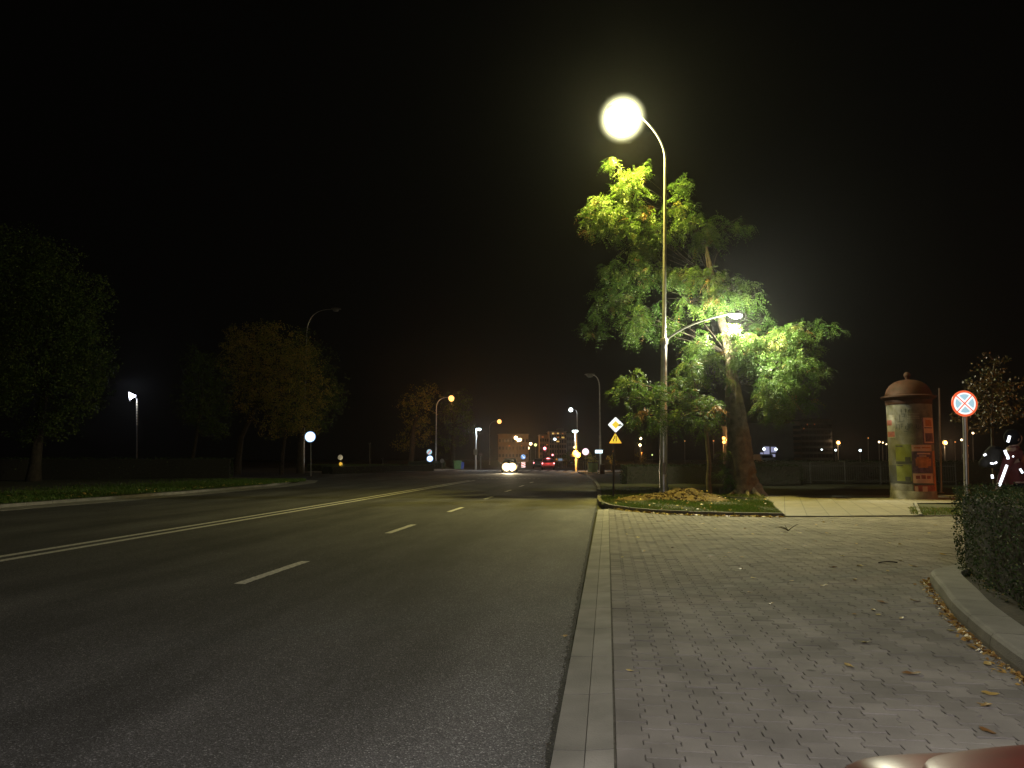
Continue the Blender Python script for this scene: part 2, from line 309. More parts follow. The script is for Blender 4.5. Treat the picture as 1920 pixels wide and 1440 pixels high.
def rrect(w, h, r, n=4):
    o = []
    for cx, cy, a0 in ((w / 2 - r, h / 2 - r, 0), (-w / 2 + r, h / 2 - r, 90), (-w / 2 + r, -h / 2 + r, 180), (w / 2 - r, -h / 2 + r, 270)):
        for k in range(n + 1):
            a = math.radians(a0 + 90 * k / n); o.append((cx + r * math.cos(a), cy + r * math.sin(a)))
    return o
def tag(o, label, cat, group=None, kind=None):
    if label: o['label'] = label
    if cat: o['category'] = cat
    if group: o['group'] = group
    if kind: o['kind'] = kind
    return o
def thing(name, loc, label, cat, group=None):
    o = bpy.data.objects.new(name, None); SC.collection.objects.link(o); o.location = loc; o['_o'] = tuple(loc); o.empty_display_size = 0.2
    return tag(o, label, cat, group)
def struct(mb, name, m, smooth=None): return tag(mb.build(name, m, smooth=smooth), None, None, None, 'structure')
def light(name, loc, power, col, rad=0.1, kind='POINT', parent=None, aim=None, size=2.6, blend=0.4):
    l = bpy.data.lights.new(name, kind); l.energy = power; l.color = col; l.shadow_soft_size = rad
    if kind == 'SPOT': l.spot_size = size; l.spot_blend = blend
    o = bpy.data.objects.new(name, l); SC.collection.objects.link(o)
    p0 = Vector(parent['_o']) if parent is not None else Vector((0, 0, 0))
    o.location = Vector(loc) - p0
    if parent is not None: o.parent = parent
    if aim is not None: o.rotation_euler = Vector(aim).to_track_quat('-Z', 'Y').to_euler()
    return o
def bez(p, q, r, n=10): return [Vector(p) * (1 - t) ** 2 + Vector(q) * 2 * t * (1 - t) + Vector(r) * t * t for t in [i / n for i in range(n + 1)]]

# ================================================================== GROUND AND ROAD
g = MB(); g.quad((-900, -60, -0.06), (900, -60, -0.06), (900, 900, -0.06), (-900, 900, -0.06)); struct(g, 'ground', M['turf'])
# carriageway, bulging out at the left side road, narrowing on the right beyond the island
right = [(-0.30, -15), (-0.28, 0), (-0.28, 4.3), (-0.29, 5.4), (-0.30, 8.4), (-0.33, 13.4), (-0.33, 20), (-0.34, 24.4), (-0.48, 35), (-0.96, 50), (-2.06, 66.4), (-3.0, 76), (-3.0, 400)]
left = [(-16.2, -15), (-16.2, 18.4), (-15.8, 28.4), (-16.0, 36), (-16.9, 42), (-18.5, 46.5), (-22.5, 49.5), (-30, 51), (-60, 52), (-60, 70), (-32, 70.5), (-24, 72), (-20.5, 78), (-18.5, 90), (-18.5, 400)]
def sheet(outline, z):
    m = MB(); m.add([(x, y, z) for x, y in outline], [tuple(range(len(outline)))]); return m
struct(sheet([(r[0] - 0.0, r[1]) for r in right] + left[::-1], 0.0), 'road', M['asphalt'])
# rough dark edge where the asphalt meets the gutter
ed = MB(); prev = None
for i in range(520):
    y = 2.2 + i * 0.045; x = -0.285 - 0.045 * min(1, max(0, (y - 4) / 14)); w = 0.010 + 0.011 * abs(N()) + 0.003 * max(0, y - 6) * 0.3
    cur = ((x - w, y, 0.004), (x + 0.010 + 0.004 * N(), y, 0.004))
    if prev: ed.quad(prev[0], prev[1], cur[1], cur[0])
    prev = cur
struct(ed, 'road_edge_strip', mat('tar_edge', (0.012, 0.011, 0.010), 0.9, bump=0.8, bscale=60))
ed = MB()
for i in range(700):
    y = U(2.5, 20); x = -0.295 - abs(N(0.025)); s = U(0.002, 0.006)
    ed.box((x, y, 0.003 + s * 0.4), (s * 1.6, s, s), U(0, 3), R())
tag(ed.build('loose_gravel', M['kerbdark']), 'dark grit scattered along the broken asphalt edge beside the flat kerb', 'gravel', kind='stuff')
# paint
pm = MB()
for x0 in (-8.30, -8.66):
    pts = [(x0 - 0.0 - (0.25 if y > 25 else 0.0) * (y - 25) / 25, y) for y in range(-4, 49, 2)]
    for (xa, ya), (xb, yb) in zip(pts, pts[1:]): pm.quad((xa - 0.075, ya, 0.004), (xa + 0.075, ya, 0.004), (xb + 0.075, yb, 0.004), (xb - 0.075, yb, 0.004))
struct(pm, 'centre_line_marking', M['paint'])
pm = MB()
for i, y in enumerate([2.2, 8.1, 13.86, 19.6, 25.85, 31.7, 37.5, 43.3]):
    x = -4.12 - 0.012 * max(0, y - 15); w = 0.065; n = 18
    for k in range(n):
        ya = y + 1.88 * k / n; yb = y + 1.88 * (k + 1) / n; a, b = U(-.006, .006), U(-.006, .006)
        pm.quad((x - w + a, ya, 0.004), (x + w + b, ya, 0.004), (x + w + b, yb, 0.004), (x - w + a, yb, 0.004))
for k in range(14):
    pm.quad((-9.2 + k * 0.33, 52.6, 0.004), (-9.0 + k * 0.33, 52.6, 0.004), (-9.0 + k * 0.33, 53.0, 0.004), (-9.2 + k * 0.33, 53.0, 0.004))
struct(pm, 'lane_dash_marking', M['paint'])
pm = MB()
for k in range(15):   # zebra crossing under the two crossing lamps
    x = -17.6 + k * 1.0
    pm.quad((x, 84.5, 0.004), (x + 0.55, 84.5, 0.004), (x + 0.55, 90, 0.004), (x, 90, 0.004))
struct(pm, 'zebra_crossing_marking', M['paint'])
# flat kerb and gutter slabs on the right
kb = MB(); y = -4.0
while y < 20.3:
    L = 0.86; t = U(0.2, 0.8)
    for (xa, xb, za, zb, tt) in ((-0.275, -0.125, 0.008, 0.012, t * 0.6), (-0.121, 0.012, 0.012, 0.026, min(1, t + 0.35))):
        kb.add([(xa, y + .004, za), (xb, y + .004, zb), (xb, y + L - .004, zb), (xa, y + L - .004, za), (xa, y + .004, -.05), (xb, y + .004, -.05), (xb, y + L - .004, -.05), (xa, y + L - .004, -.05)],
               [(0, 1, 2, 3), (0, 4, 5, 1), (1, 5, 6, 2), (2, 6, 7, 3), (3, 7, 4, 0)], tt)
    y += L
struct(kb, 'flat_kerb_strip', M['kerb'])
# left gutter and kerb
def ribbon(mb, pts, off, za, zb, seg=1.0, gap=0.012, thick=0.15, t0=0.2, t1=0.8):
    """kerb stones laid along a path: each stone a block between path and path + off"""
    acc = []
    for (a, b) in zip(pts, pts[1:]):
        a = Vector(a); b = Vector(b); L = (b - a).length; n = max(1, round(L / seg))
        for k in range(n): acc.append((a.lerp(b, k / n), a.lerp(b, (k + 1) / n)))
    for a, b in acc:
        d = (b - a).normalized(); nn = Vector((d.y, -d.x)) * off; a2 = a + d * gap / 2; b2 = b - d * gap / 2
        q = [(a2.x, a2.y), (b2.x, b2.y), (b2.x + nn.x, b2.y + nn.y), (a2.x + nn.x, a2.y + nn.y)]; j = U(-.004, .004)
        mb.add([(q[0][0], q[0][1], za + j), (q[1][0], q[1][1], za + j), (q[2][0], q[2][1], zb + j), (q[3][0], q[3][1], zb + j)] + [(x, y_, min(za, zb) - thick) for x, y_ in q],
               [(3, 2, 1, 0), (0, 1, 5, 4), (1, 2, 6, 5), (2, 3, 7, 6), (3, 0, 4, 7)], U(t0, t1))
lk = [Vector(p) for p in [(-16.2, -12), (-16.2, 18.4), (-15.8, 28.4), (-16.0, 36), (-16.9, 42), (-18.5, 46.5), (-22.5, 49.5), (-30, 51)]]
kl = MB(); ribbon(kl, lk, -1.0, 0.006, 0.012, 1.0); struct(kl, 'left_gutter', M['kerb'])
lk2 = [Vector((p.x - 1.0 - (0.0 if p.y < 42 else 0.4), p.y + (0 if p.y < 42 else -0.6))) for p in lk]
kl = MB(); ribbon(kl, lk2, -0.14, 0.10, 0.10, 1.0); struct(kl, 'left_kerb', M['kerb'])
vg = MB()
vp = [(p.x - 0.14, p.y) for p in lk2]
vg.add([(x, y, 0.085) for x, y in vp] + [(-60, 50, 0.1), (-60, -12, 0.1)], [tuple(range(len(vp) + 2))[::-1]]); struct(vg, 'left_verge', M['turf'])

# ------------------------------------------------------------------ paved parking strip: double-T concrete pavers, each a real block
isl = [Vector(p) for p in [(-0.34, 24.6), (-0.24, 22.8), (0.02, 21.4), (0.55, 20.2), (1.2, 19.35), (1.93, 18.95), (3.0, 18.70), (4.14, 18.62)]]
rk = [Vector(p) for p in [(4.15, 9.75), (3.62, 9.25), (3.46, 8.75), (3.22, 7.9), (3.03, 7.3), (2.86, 6.6), (2.72, 5.95), (2.58, 5.2), (2.48, 4.2), (2.45, 2), (2.45, -4)]]
def island_y(x):
    if x < 0: return 21.3
    for a, b in zip(isl, isl[1:]):
        if a.x <= x <= b.x: return a.y + (b.y - a.y) * (x - a.x) / (b.x - a.x)
    return 18.62 + (x - 4.14) * 0.172
def kerb_x(y):
    if y > 9.7: return 12
    for a, b in zip(rk, rk[1:]):
        if b.y <= y <= a.y: return a.x + (b.x - a.x) * (y - a.y) / (b.y - a.y)
    return 2.45
pv = MB(); PW = 0.150; PL = 0.188; FN = 0.016; GAP = 0.0020
for c in range(0, 72):
    xc = 0.022 + c * PW; off = (c % 2) * PL / 2
    for r_ in range(-16, 110):
        y0 = r_ * PL + off; ym = y0 + PL / 2; xm = xc + PW / 2
        if ym > island_y(xm) + 0.10 or xm > kerb_x(ym) + 0.12: continue
        if ym > 2.0 and xm > 0.62 * ym + 1.2: continue
        far = ym > 11
        prof = [(0, 1), (.22, 1), (.32, -1), (.68, -1), (.78, 1), (1, 1)]
        rt = [(xc + PW + s * FN - GAP, y0 + GAP + (PL - 2 * GAP) * q) for q, s in prof]
        lf = [(xc - s * FN + GAP if c else xc + GAP, y0 + GAP + (PL - 2 * GAP) * q) for q, s in prof]
        if c == 0: lf = [lf[0], lf[-1]]
        o = rt + lf[::-1]; n = len(o); dz = N(0.0012); tx, ty = N(0.006), N(0.006)
        def zz(p, z): return (p[0], p[1], z + dz + (p[0] - xm) * tx + (p[1] - ym) * ty)
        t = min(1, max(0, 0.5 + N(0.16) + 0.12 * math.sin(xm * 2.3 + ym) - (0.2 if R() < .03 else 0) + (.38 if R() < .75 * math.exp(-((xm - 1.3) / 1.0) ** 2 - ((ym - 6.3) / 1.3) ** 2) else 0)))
        if not far:
            cx_, cy_ = xm, ym; inn = [(cx_ + (p[0] - cx_) * 0.972, cy_ + (p[1] - cy_) * 0.976) for p in o]
            vs = [zz(p, 0.022) for p in inn] + [zz(p, 0.018) for p in o] + [(p[0], p[1], -0.02) for p in o]
            pv.add(vs, [tuple(range(n))] + [(i + n, (i + 1) % n + n, (i + 1) % n, i) for i in range(n)] + [(i + 2 * n, (i + 1) % n + 2 * n, (i + 1) % n + n, i + n) for i in range(n)], t)
        else:
            pv.add([zz(p, 0.021) for p in o] + [(p[0], p[1], -0.0) for p in o], [tuple(range(n))] + [(i + n, (i + 1) % n + n, (i + 1) % n, i) for i in range(n)], t)
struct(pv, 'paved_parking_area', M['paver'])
struct(sheet([(0.01, -6), (12, -6), (12, 20.3), (4.14, 18.8), (2, 19.1), (0.01, 21.5)], 0.0145), 'paving_joints', M['joint'])
# island kerb, island lawn, slab path, rear lawn
ik = MB(); path = isl + [Vector((4.9, 18.74)), Vector((8.4, 19.36)), Vector((12, 19.98))]
ribbon(ik, isl, -0.12, 0.115, 0.115, 0.95, gap=0.03); ribbon(ik, path[len(isl) - 1:], -0.08, 0.05, 0.05, 0.95)
ribbon(ik, [Vector(p) for p in [(-3.0, 76), (-2.06, 66.4), (-0.96, 50), (-0.48, 35), (-0.34, 24.6)]], -0.14, 0.11, 0.11, 1.0)
struct(ik, 'island_kerb', M['kerbdark'])
def tz(x, y):   # island lawn height with the dug soil heap beside the lamp post
    q = 0.0
    for cx, cy, sx, sy, hh in ((2.55, 25.3, 0.75, 1.3, 0.34), (1.35, 25.0, 0.85, 1.2, 0.15), (3.3, 24.6, 0.5, 0.9, 0.10), (0.6, 24.2, 0.5, 0.8, 0.06)):
        q += hh * math.exp(-((x - cx) / sx) ** 2 - ((y - cy) / sy) ** 2)
    return q
def inside(x, y): return y > island_y(x) + 0.16 if x > 0 else (x > -0.2 - max(0, (y - 24.6)) * 0.012 and y > 22)
lw = MB()
def grid(mb, x0, x1, y0, y1, nx, ny, zf, ok):
    idx = {}
    for i in range(nx + 1):
        for j in range(ny + 1):
            x = x0 + (x1 - x0) * i / nx; y = y0 + (y1 - y0) * j / ny
            idx[i, j] = len(mb.v); mb.v.append(Vector((x, y, zf(x, y))))
    for i in range(nx):
        for j in range(ny):
            x = x0 + (x1 - x0) * (i + .5) / nx; y = y0 + (y1 - y0) * (j + .5) / ny
            if ok(x, y): mb.f.append((idx[i, j], idx[i + 1, j], idx[i + 1, j + 1], idx[i, j + 1])); mb.t.append(0.5)
def pathx(y): return 4.10 + (y - 18.6) * 0.155
grid(lw, -0.4, 6.4, 18.6, 40, 68, 140, lambda x, y: 0.085 + 0.02 * math.sin(x * 3 + y), lambda x, y: inside(x, y) and x < pathx(y))
struct(lw, 'island_lawn', M['turf'], 60)
mdd = MB()
grid(mdd, 0.1, 4.6, 22.6, 28.4, 90, 100, lambda x, y: 0.04 + tz(x, y) * (1 + .25 * math.sin(x * 9 + math.sin(y * 5)) * math.sin(y * 7)) + 0.014 * N() * min(1, tz(x, y) * 12), lambda x, y: tz(x, y) > 0.035 + 0.02 * N())
for k in range(420):
    x = N(0.75) + 2.1; y = N(1.0) + 24.9; s = abs(N(0.022)) + 0.010
    if tz(x, y) > .04: mdd.ball((x, y, 0.06 + tz(x, y)), s, s * U(.6, 1), s * U(.5, .9), 6, R())
tag(mdd.build('soil_heap', M['sand'], smooth=70), 'low heap of freshly dug brown soil around the foot of the tall lit lamp post', 'soil heap')
gr = MB()
def blade(mb, x, y, z, h, w, t):
    a = U(0, 6.28); dx, dy = math.cos(a) * w, math.sin(a) * w; lx, ly = N(h * 0.5), N(h * 0.5)
    mb.add([(x - dx, y - dy, z), (x + dx, y + dy, z), (x + lx * .4 + dx * .7, y + ly * .4 + dy * .7, z + h * .6), (x + lx, y + ly, z + h)], [(0, 1, 2), (0, 2, 3)], t)
n = 0
while n < 26000:
    x = U(-0.4, 6.0); y = 18.7 + abs(N(5.2))
    if y > 38 or not inside(x, y) or x > pathx(y) - .03 or tz(x, y) > 0.10 * U(.5, 1.6): continue
    dens = 0.5 + 0.5 * math.sin(x * 2.1 + 1) * math.sin(y * 1.3)
    if R() > 0.4 + 0.6 * dens: continue
    blade(gr, x, y, 0.08, U(0.03, 0.085) * (1.2 if dens > .6 else .8), U(.004, .008), min(1, max(0, 0.45 + N(.22) - .25 * (dens - .5)))); n += 1
for i in range(5000):
    x = U(6.9, 11); y = U(19.5, 22.3)
    if y < 19.15 + (x - 7.3) * .172 + .15 or x < 7.25 + (y - 19.2) * .34: continue
    blade(gr, x, y, 0.03, U(0.03, 0.08), .006, R())
tag(gr.build('island_grass', M['grass']), 'short green grass around the lamp post and beside the slab path', 'grass', kind='stuff')
gr = MB()
for i in range(26000):
    y = U(14, 46); x = -17.5 - abs(N(3.4)) - (max(0, y - 42) * .4)
    blade(gr, x, y, 0.085, U(.04, .12), .014, min(1, max(0, N(.2) + .3)))
tag(gr.build('verge_grass', M['grass']), 'dark green grass on the verge along the left kerb', 'grass', kind='stuff')
sp = MB()
sp.add([(4.22, 18.75, 0.042), (7.4, 19.28, 0.042), (9.3, 24.6, 0.042), (30, 30, .042), (30, 34, .042), (12, 30, .042), (5.6, 28.6, .042), (5.2, 25.6, .042)], [tuple(range(8))])
struct(sp, 'slab_path', m_slabs('path_slabs', (0.20, 0.182, 0.145), 0.5, 0.5, 0.22, 0.012, 0.45))
sp = MB(); sp.add([(7.5, 19.36, .03), (12, 20.1, .03), (12, 24, .03), (9.3, 24.4, .03)], [(0, 1, 2, 3)]); struct(sp, 'rear_lawn', M['turf'])
ek = MB(); ribbon(ek, [Vector((7.42, 19.3)), Vector((8.4, 22.0)), Vector((9.3, 24.5))], 0.07, 0.075, 0.075, 1.0); struct(ek, 'path_edging', M['kerb'])
# curved raised kerb and planting bed on the right
kr = MB(); acc = []
for a, b in zip(rk, rk[1:]):
    for k in range(4): acc.append(a.lerp(b, k / 4))
acc.append(rk[-1])
for it in range(3): acc = [acc[0]] + [(acc[i - 1] + acc[i] * 2 + acc[i + 1]) / 4 for i in range(1, len(acc) - 1)] + [acc[-1]]
secs = []
for i, p in enumerate(acc):
    d = (acc[min(i + 1, len(acc) - 1)] - acc[max(i - 1, 0)]).normalized(); nn = Vector((-d.y, d.x))
    if nn.x < 0: nn = -nn
    if i == 0: nn = Vector((0.4, -0.9))
    secs.append([(p.x + nn.x * w, p.y + nn.y * w, z) for w, z in ((0, -.05), (0.0, .06), (0.012, .125), (0.03, .143), (0.05, .150), (0.30, .150), (0.31, .14), (0.31, -.05))])
vs = [q for s_ in secs for q in s_]; n = 8
for i in range(len(secs) - 1):
    if i % 4 == 0: t = U(.25, .75)
    A_, B_ = secs[i], secs[i + 1]
    if i % 4 == 3:      # open joint at the end of each stone
        f_ = 1 - .012 / max(.05, (B_[0] - A_[0]).length) if hasattr(B_[0], 'length') else .94
        B_ = [tuple(a + (b - a) * .95 for a, b in zip(p, q)) for p, q in zip(A_, B_)]
    for k in range(7): kr.add([A_[k], A_[k + 1], B_[k + 1], B_[k]], [(0, 1, 2, 3)], t)
struct(kr, 'curved_kerb', M['kerb'], 50)
bd = MB(); b_in = [(p.x + 0.30, p.y) for p in acc]
bd.add([(x, y, 0.10) for x, y in b_in] + [(14, -4, .1), (14, 9.9, .1)], [tuple(range(len(b_in) + 2))]); struct(bd, 'planting_bed', M['soil'])

# ------------------------------------------------------------------ fallen leaves
leaf_meshes = []
def leaf_mesh(kind):
    m = MB(); pts = []
    if kind % 2 == 0:   # lobed maple-like leaf
        for k in range(15):
            a = 2 * math.pi * k / 15; r = (1.0 if k % 3 == 0 else 0.52) * (0.6 if 5 < k < 10 else 1); pts.append((r * math.cos(a), r * math.sin(a), 0.12 + 0.18 * R() * r))
    else:
        for k in range(10):
            a = 2 * math.pi * k / 10; pts.append((1.0 * math.cos(a), 0.45 * math.sin(a), 0.06 + .3 * abs(math.sin(a)) * R() + .15 * math.cos(a) ** 2))
    n = len(pts); m.add([(0, 0, 0.04)] + pts, [(0, i + 1, (i + 1) % n + 1) for i in range(n)], [0.1, 0.4, 0.7, 0.95][kind % 4])
    return m
base_leaf = []
for k in range(4):
    o = leaf_mesh(k).build('fallen_leaf', M['yleaf'], smooth=80); base_leaf.append(o)
used = [False] * 4
def put_leaf(px, py, s, kind, label, group):
    p = G(px, py, 0.024)
    o = base_leaf[kind]
    if used[kind]: o = o.copy(); SC.collection.objects.link(o)
    used[kind] = True
    o.location = p; o.scale = (s, s, s); o.rotation_euler = (N(.1), N(.1), U(0, 6.28)); tag(o, label, 'leaf', group)
big = [(1622, 1205, .052, 0, 'lobed yellow leaf lying alone on the pavers left of the kerb curve'), (1592, 1249, .045, 1, 'narrow pale yellow leaf on the pavers, lower left of the lobed one'),
       (1709, 1264, .060, 3, 'curled brown leaf on the pavers below the kerb curve'), (1783, 1183, .055, 0, 'bright yellow leaf caught against the curved kerb'),
       (1824, 1215, .060, 2, 'largest crumpled tan leaf against the curved kerb'), (1852, 1246, .050, 1, 'ochre leaf in the kerb debris below the crumpled tan one'),
       (1406, 1111, .040, 2, 'small tan leaf alone in the middle of the paving'), (1648, 1153, .036, 0, 'pale leaf on the pavers right of the kerb end gap'),
       (1857, 1302, .052, 1, 'long yellow leaf on the pavers near the right edge'), (1850, 1323, .055, 2, 'yellow leaf just below the long one near the right edge'),
       (1852, 1372, .045, 3, 'dark red-brown leaf on the pavers just above the red bonnet'), (1181, 1258, .030, 1, 'tiny tan leaf beside the flat kerb strip'),
       (1060, 1193, .040, 2, 'pale leaf lying on the asphalt close to the flat kerb')]
for px, py, s, k, lb in big: put_leaf(px, py, s, k, lb, 'larger fallen leaves')
tiny = [(1196, 1008), (1207, 1034), (1260, 1027), (1333, 1044), (1368, 1037), (1371, 1009), (1391, 1045), (1396, 991), (1431, 987), (1447, 1014), (1475, 1030), (1510, 1023), (1520, 1038), (1530, 984), (1545, 1098),
        (1551, 1000), (1603, 1087), (1609, 1061), (1612, 1061), (1655, 1130), (1668, 1018), (1677, 1002), (1688, 1020), (1720, 1012), (1742, 1000), (1755, 985), (1166, 1045), (1290, 1005), (1340, 992), (1412, 1002), (1580, 1043), (1602, 1152), (1637, 1144), (1690, 1160), (1465, 1000), (1500, 1000), (1528, 1015), (1562, 978), (1605, 985), (1712, 1062), (1768, 1040), (1755, 1080)]
for k in range(16):
    px = 1170 + 600 * R(); tiny.append((px, 975 + 170 * R() ** 1.8))
for px, py in tiny: put_leaf(px, py, U(.035, .06), random.choice([0, 0, 1, 1, 2, 3]), 'small pale fallen leaf on the paving between the island and the hedge', 'small leaves scattered on the paving')
db = MB()
def leafbit(mb, x, y, z, s, t):
    a = U(0, 6.28); b = N(.5); u = Vector((math.cos(a), math.sin(a), b * .4)) * s; v = Vector((-math.sin(a), math.cos(a), N(.5))) * s * U(.35, .7); c = Vector((x, y, z + s * .35))
    mb.quad(c - u, c - v, c + u, c + v, t)
for i in range(900):   # litter along the curved kerb
    q = U(0, len(acc) - 12); k = int(q); p = acc[k].lerp(acc[k + 1], q - k); w = abs(N(0.05)) + .005
    if p.y < 3: continue
    leafbit(db, p.x - w, p.y - w * .3, .022, U(.008, .028), min(1, abs(N(.35)) + .45))
for i in range(420):   # litter along the island kerb
    q = 2 + (len(isl) - 3.01) * R() ** .6; k = int(q); p = isl[k].lerp(isl[k + 1], q - k); w = abs(N(.10)) + .02
    leafbit(db, p.x, p.y - w, .024, U(.02, .06), R() ** 1.6)
for i in range(110):
    x = U(.2, 5.2); y = U(18.9, 25)
    if inside(x, y) and x < pathx(y): leafbit(db, x, y, .12 + tz(x, y), U(.02, .05), R() * .6)
for i in range(200):
    p = Vector((U(3.7, 5.5), U(6, 9.3))); leafbit(db, p.x, p.y, .11, U(.012, .035), R())
for i in range(120): leafbit(db, -17.3 - abs(N(1.0)), U(15, 42), .13, U(.04, .09), R() * .5)
tag(db.build('leaf_litter', M['yleaf']), 'small dead leaves and debris gathered along the kerbs and on the lawn', 'leaf litter', kind='stuff')
tw = MB(); b0 = G(1478, 995, .03)
for k in range(6):
    a = U(-.5, 3.4); L = U(.15, .4); tw.tube(bez(b0, b0 + Vector((math.cos(a) * L * .5, .1 * math.sin(a), U(.03, .10))), b0 + Vector((math.cos(a) * L, .25 * math.sin(a), U(.01, .16))), 5), [.010, .009, .008, .006, .005, .003], 5)
tag(tw.build('broken_twig', M['darkbark']), 'dark broken twig lying on the pavers in front of the slab path', 'twig')
tw = MB(); b1 = G(1664, 1055, .03); tw.tube(bez(b1 - RIGHT * .12, b1 + UP * .03, b1 + RIGHT * .14 + HEAD * .02, 5), .008, 5)
tag(tw.build('broken_twig', M['darkbark']), 'thin straight twig on the pavers well in front of the hedge', 'twig')

# ================================================================== LAMPS
def street_lamp(base, top_z, arm_v, label, lampmat=None, group=None, r0=0.11, r1=0.05, hs=0.34, name='street_lamp', rise=0.8, power=0, pcol=(1, 1, 1), polemat=None, ball=None):
    """tapered pole, curved arm ending in a cobra-head luminaire with a lens below"""
    base = Vector(base); arm_v = Vector(arm_v); t = thing(name, base, label, 'street lamp', group); pm_ = polemat or M['galv']
    knee = base + UP * (top_z - base.z - rise)
    m = MB(); hpole = knee.z - base.z
    m.tube([base, base + UP * hpole * .45, base + UP * (hpole * .45 + .05), knee], [r0, r0 * .85, r0 * .65, r1], 12); m.build('pole', pm_, t, 50)
    m = MB(); m.lathe(base, [(r0 * 1.9, 0), (r0 * 1.9, .03), (r0 * 1.1, .05)], 12); m.build('base_plate', pm_, t, 40)
    end = base + UP * (top_z - base.z) + arm_v * .82
    m = MB(); m.tube(bez(knee, knee + UP * rise * 1.0, end, 12), [r1 + (r1 * .55 - r1) * i / 12 for i in range(13)], 10); m.build('arm', pm_, t, 60)
    hd = base + UP * (top_z - base.z) + arm_v; d = arm_v.normalized() if arm_v.length > 0 else RIGHT
    m = MB(); secs = []
    m2 = MB()
    prof = [(-1.0, .35), (-.8, .75), (-.3, 1.0), (.4, 1.0), (.85, .7), (1.0, .3)]; side = d.cross(UP)
    vs = []; fs = []; n = 10
    for a, w in prof:
        c = hd + d * a * hs
        for k in range(n):
            an = math.pi * k / (n - 1); vs.append(c + side * math.cos(an) * hs * .42 * w + UP * math.sin(an) * hs * .32 * w)
    for i in range(len(prof) - 1):
        for k in range(n): fs.append((i * n + k, i * n + (k + 1) % n, (i + 1) * n + (k + 1) % n, (i + 1) * n + k))
    fs += [tuple(range(n)), tuple(range(len(prof) * n - 1, (len(prof) - 1) * n - 1, -1))]
    m.add(vs, fs); lum = m.build('luminaire', M['greymetal'], t, 60)
    br = ball or hs * .5
    m2.ball(hd - UP * (br * .35), br if ball else hs * .62, br if ball else hs * .36, br if ball else hs * .3, 14); m2.build('lens', lampmat or M['greymetal'], lum, 80)
    if power: light('lamp_light', hd - UP * (br + .1), power, pcol, .08, 'POINT', t)
    return t
# the tall lit lamp with its lower side arm
MBASE = G(1245, 933); MD = D(1245, 933)
TOPZ = V(1247, 300, MD).z
t = thing('street_lamp', MBASE, 'tall steel lamp post with a blazing round lamp, rising from the soil heap, two arms', 'street lamp')
kn = MBASE + UP * (TOPZ - .2); s_at = V(1252, 640, MD).z
lean = RIGHT * 0.30
m = MB(); m.tube([MBASE, MBASE + UP * 1.0, MBASE + UP * s_at + lean * .4], [.150, .140, .105], 16); m.build('lower_pole', M['galv'], t, 60)
m = MB(); p1 = MBASE + UP * s_at + lean * .4; p2 = MBASE + UP * TOPZ + lean
m.tube([p1 - UP * .05, p1 + UP * .12, p2], [.112, .075, .050], 14); m.build('upper_pole', M['galv'], t, 60)
HD = V(1167, 222, MD)
m = MB(); m.tube(bez(p2, p2 + UP * .95 + RIGHT * .02, HD + RIGHT * .40 + UP * .36, 16), [.050 - .001 * i for i in range(17)], 12); m.build('arm', M['galv'], t, 70)
m = MB(); vs = []; fs = []; n = 16
for a, w in ((.55, .12), (.45, .3), (.25, .48), (-.1, .56), (-.4, .48), (-.58, .25)):
    for k in range(n):
        an = 2 * math.pi * k / n; vs.append(HD + UP * .40 + RIGHT * a + HEAD * math.cos(an) * .40 * w + UP * math.sin(an) * .28 * w)
for i in range(5):
    for k in range(n): fs.append((i * n + k, i * n + (k + 1) % n, (i + 1) * n + (k + 1) % n, (i + 1) * n + k))
fs += [tuple(range(n)), tuple(range(6 * n - 1, 5 * n - 1, -1))]
m.add(vs, fs); lum = m.build('luminaire', M['greymetal'], t, 60)
m = MB(); m.ball(HD, 1.02, 1.02, 1.02, 32); bw = m.build('lit_bowl', M['L_main'], lum, 80)  # oversize ball of emission imitating lens bloom, no glass bowl
m = MB(); m.ball(HD + UP * .02, .34, .34, .30, 24); m.build('lit_core', M['L_core'], lum, 80)
light('lamp_light', HD - UP * .36, 2700, (.96, .90, .38), .12, 'POINT', t)
light('reflector_beam', HD - UP * .36, 10200, (1.0, .82, .13), .12, 'SPOT', t, aim=(0.10, -.06, -1), size=2.15, blend=1.0)
m = MB(); LED = V(1378, 590, MD)
q0 = p1 - UP * .02; m.tube(bez(q0, q0 + RIGHT * .75 + UP * .72, LED - RIGHT * .22 + UP * .02, 14), [.045 - .0012 * i for i in range(15)], 10); m.build('side_arm', M['galv'], t, 70)
m = MB(); m.lathe(p1 - UP * .12, [(.135, 0), (.14, .02), (.14, .2), (.12, .24)], 16); m.build('collar', M['galv'], t, 40)
m = MB(); m.box(LED + UP * .03, (.52, .24, .07), TH); l2 = m.build('side_luminaire', M['greymetal'], t)
m = MB(); m.box(LED - UP * .022, (.42, .19, .03), TH); m.ball(LED - UP * .04 + RIGHT * .05, .21, .14, .10, 14); m.build('led_panel', M['L_led'], l2)
light('side_lamp_light', LED - UP * .18, 4200, (1.0, .99, .72), .06, 'POINT', t)
m = MB(); m.box(MBASE + UP * 1.05 - HEAD * .142, (.11, .02, .42), TH); m.build('access_door', M['greymetal'], t)

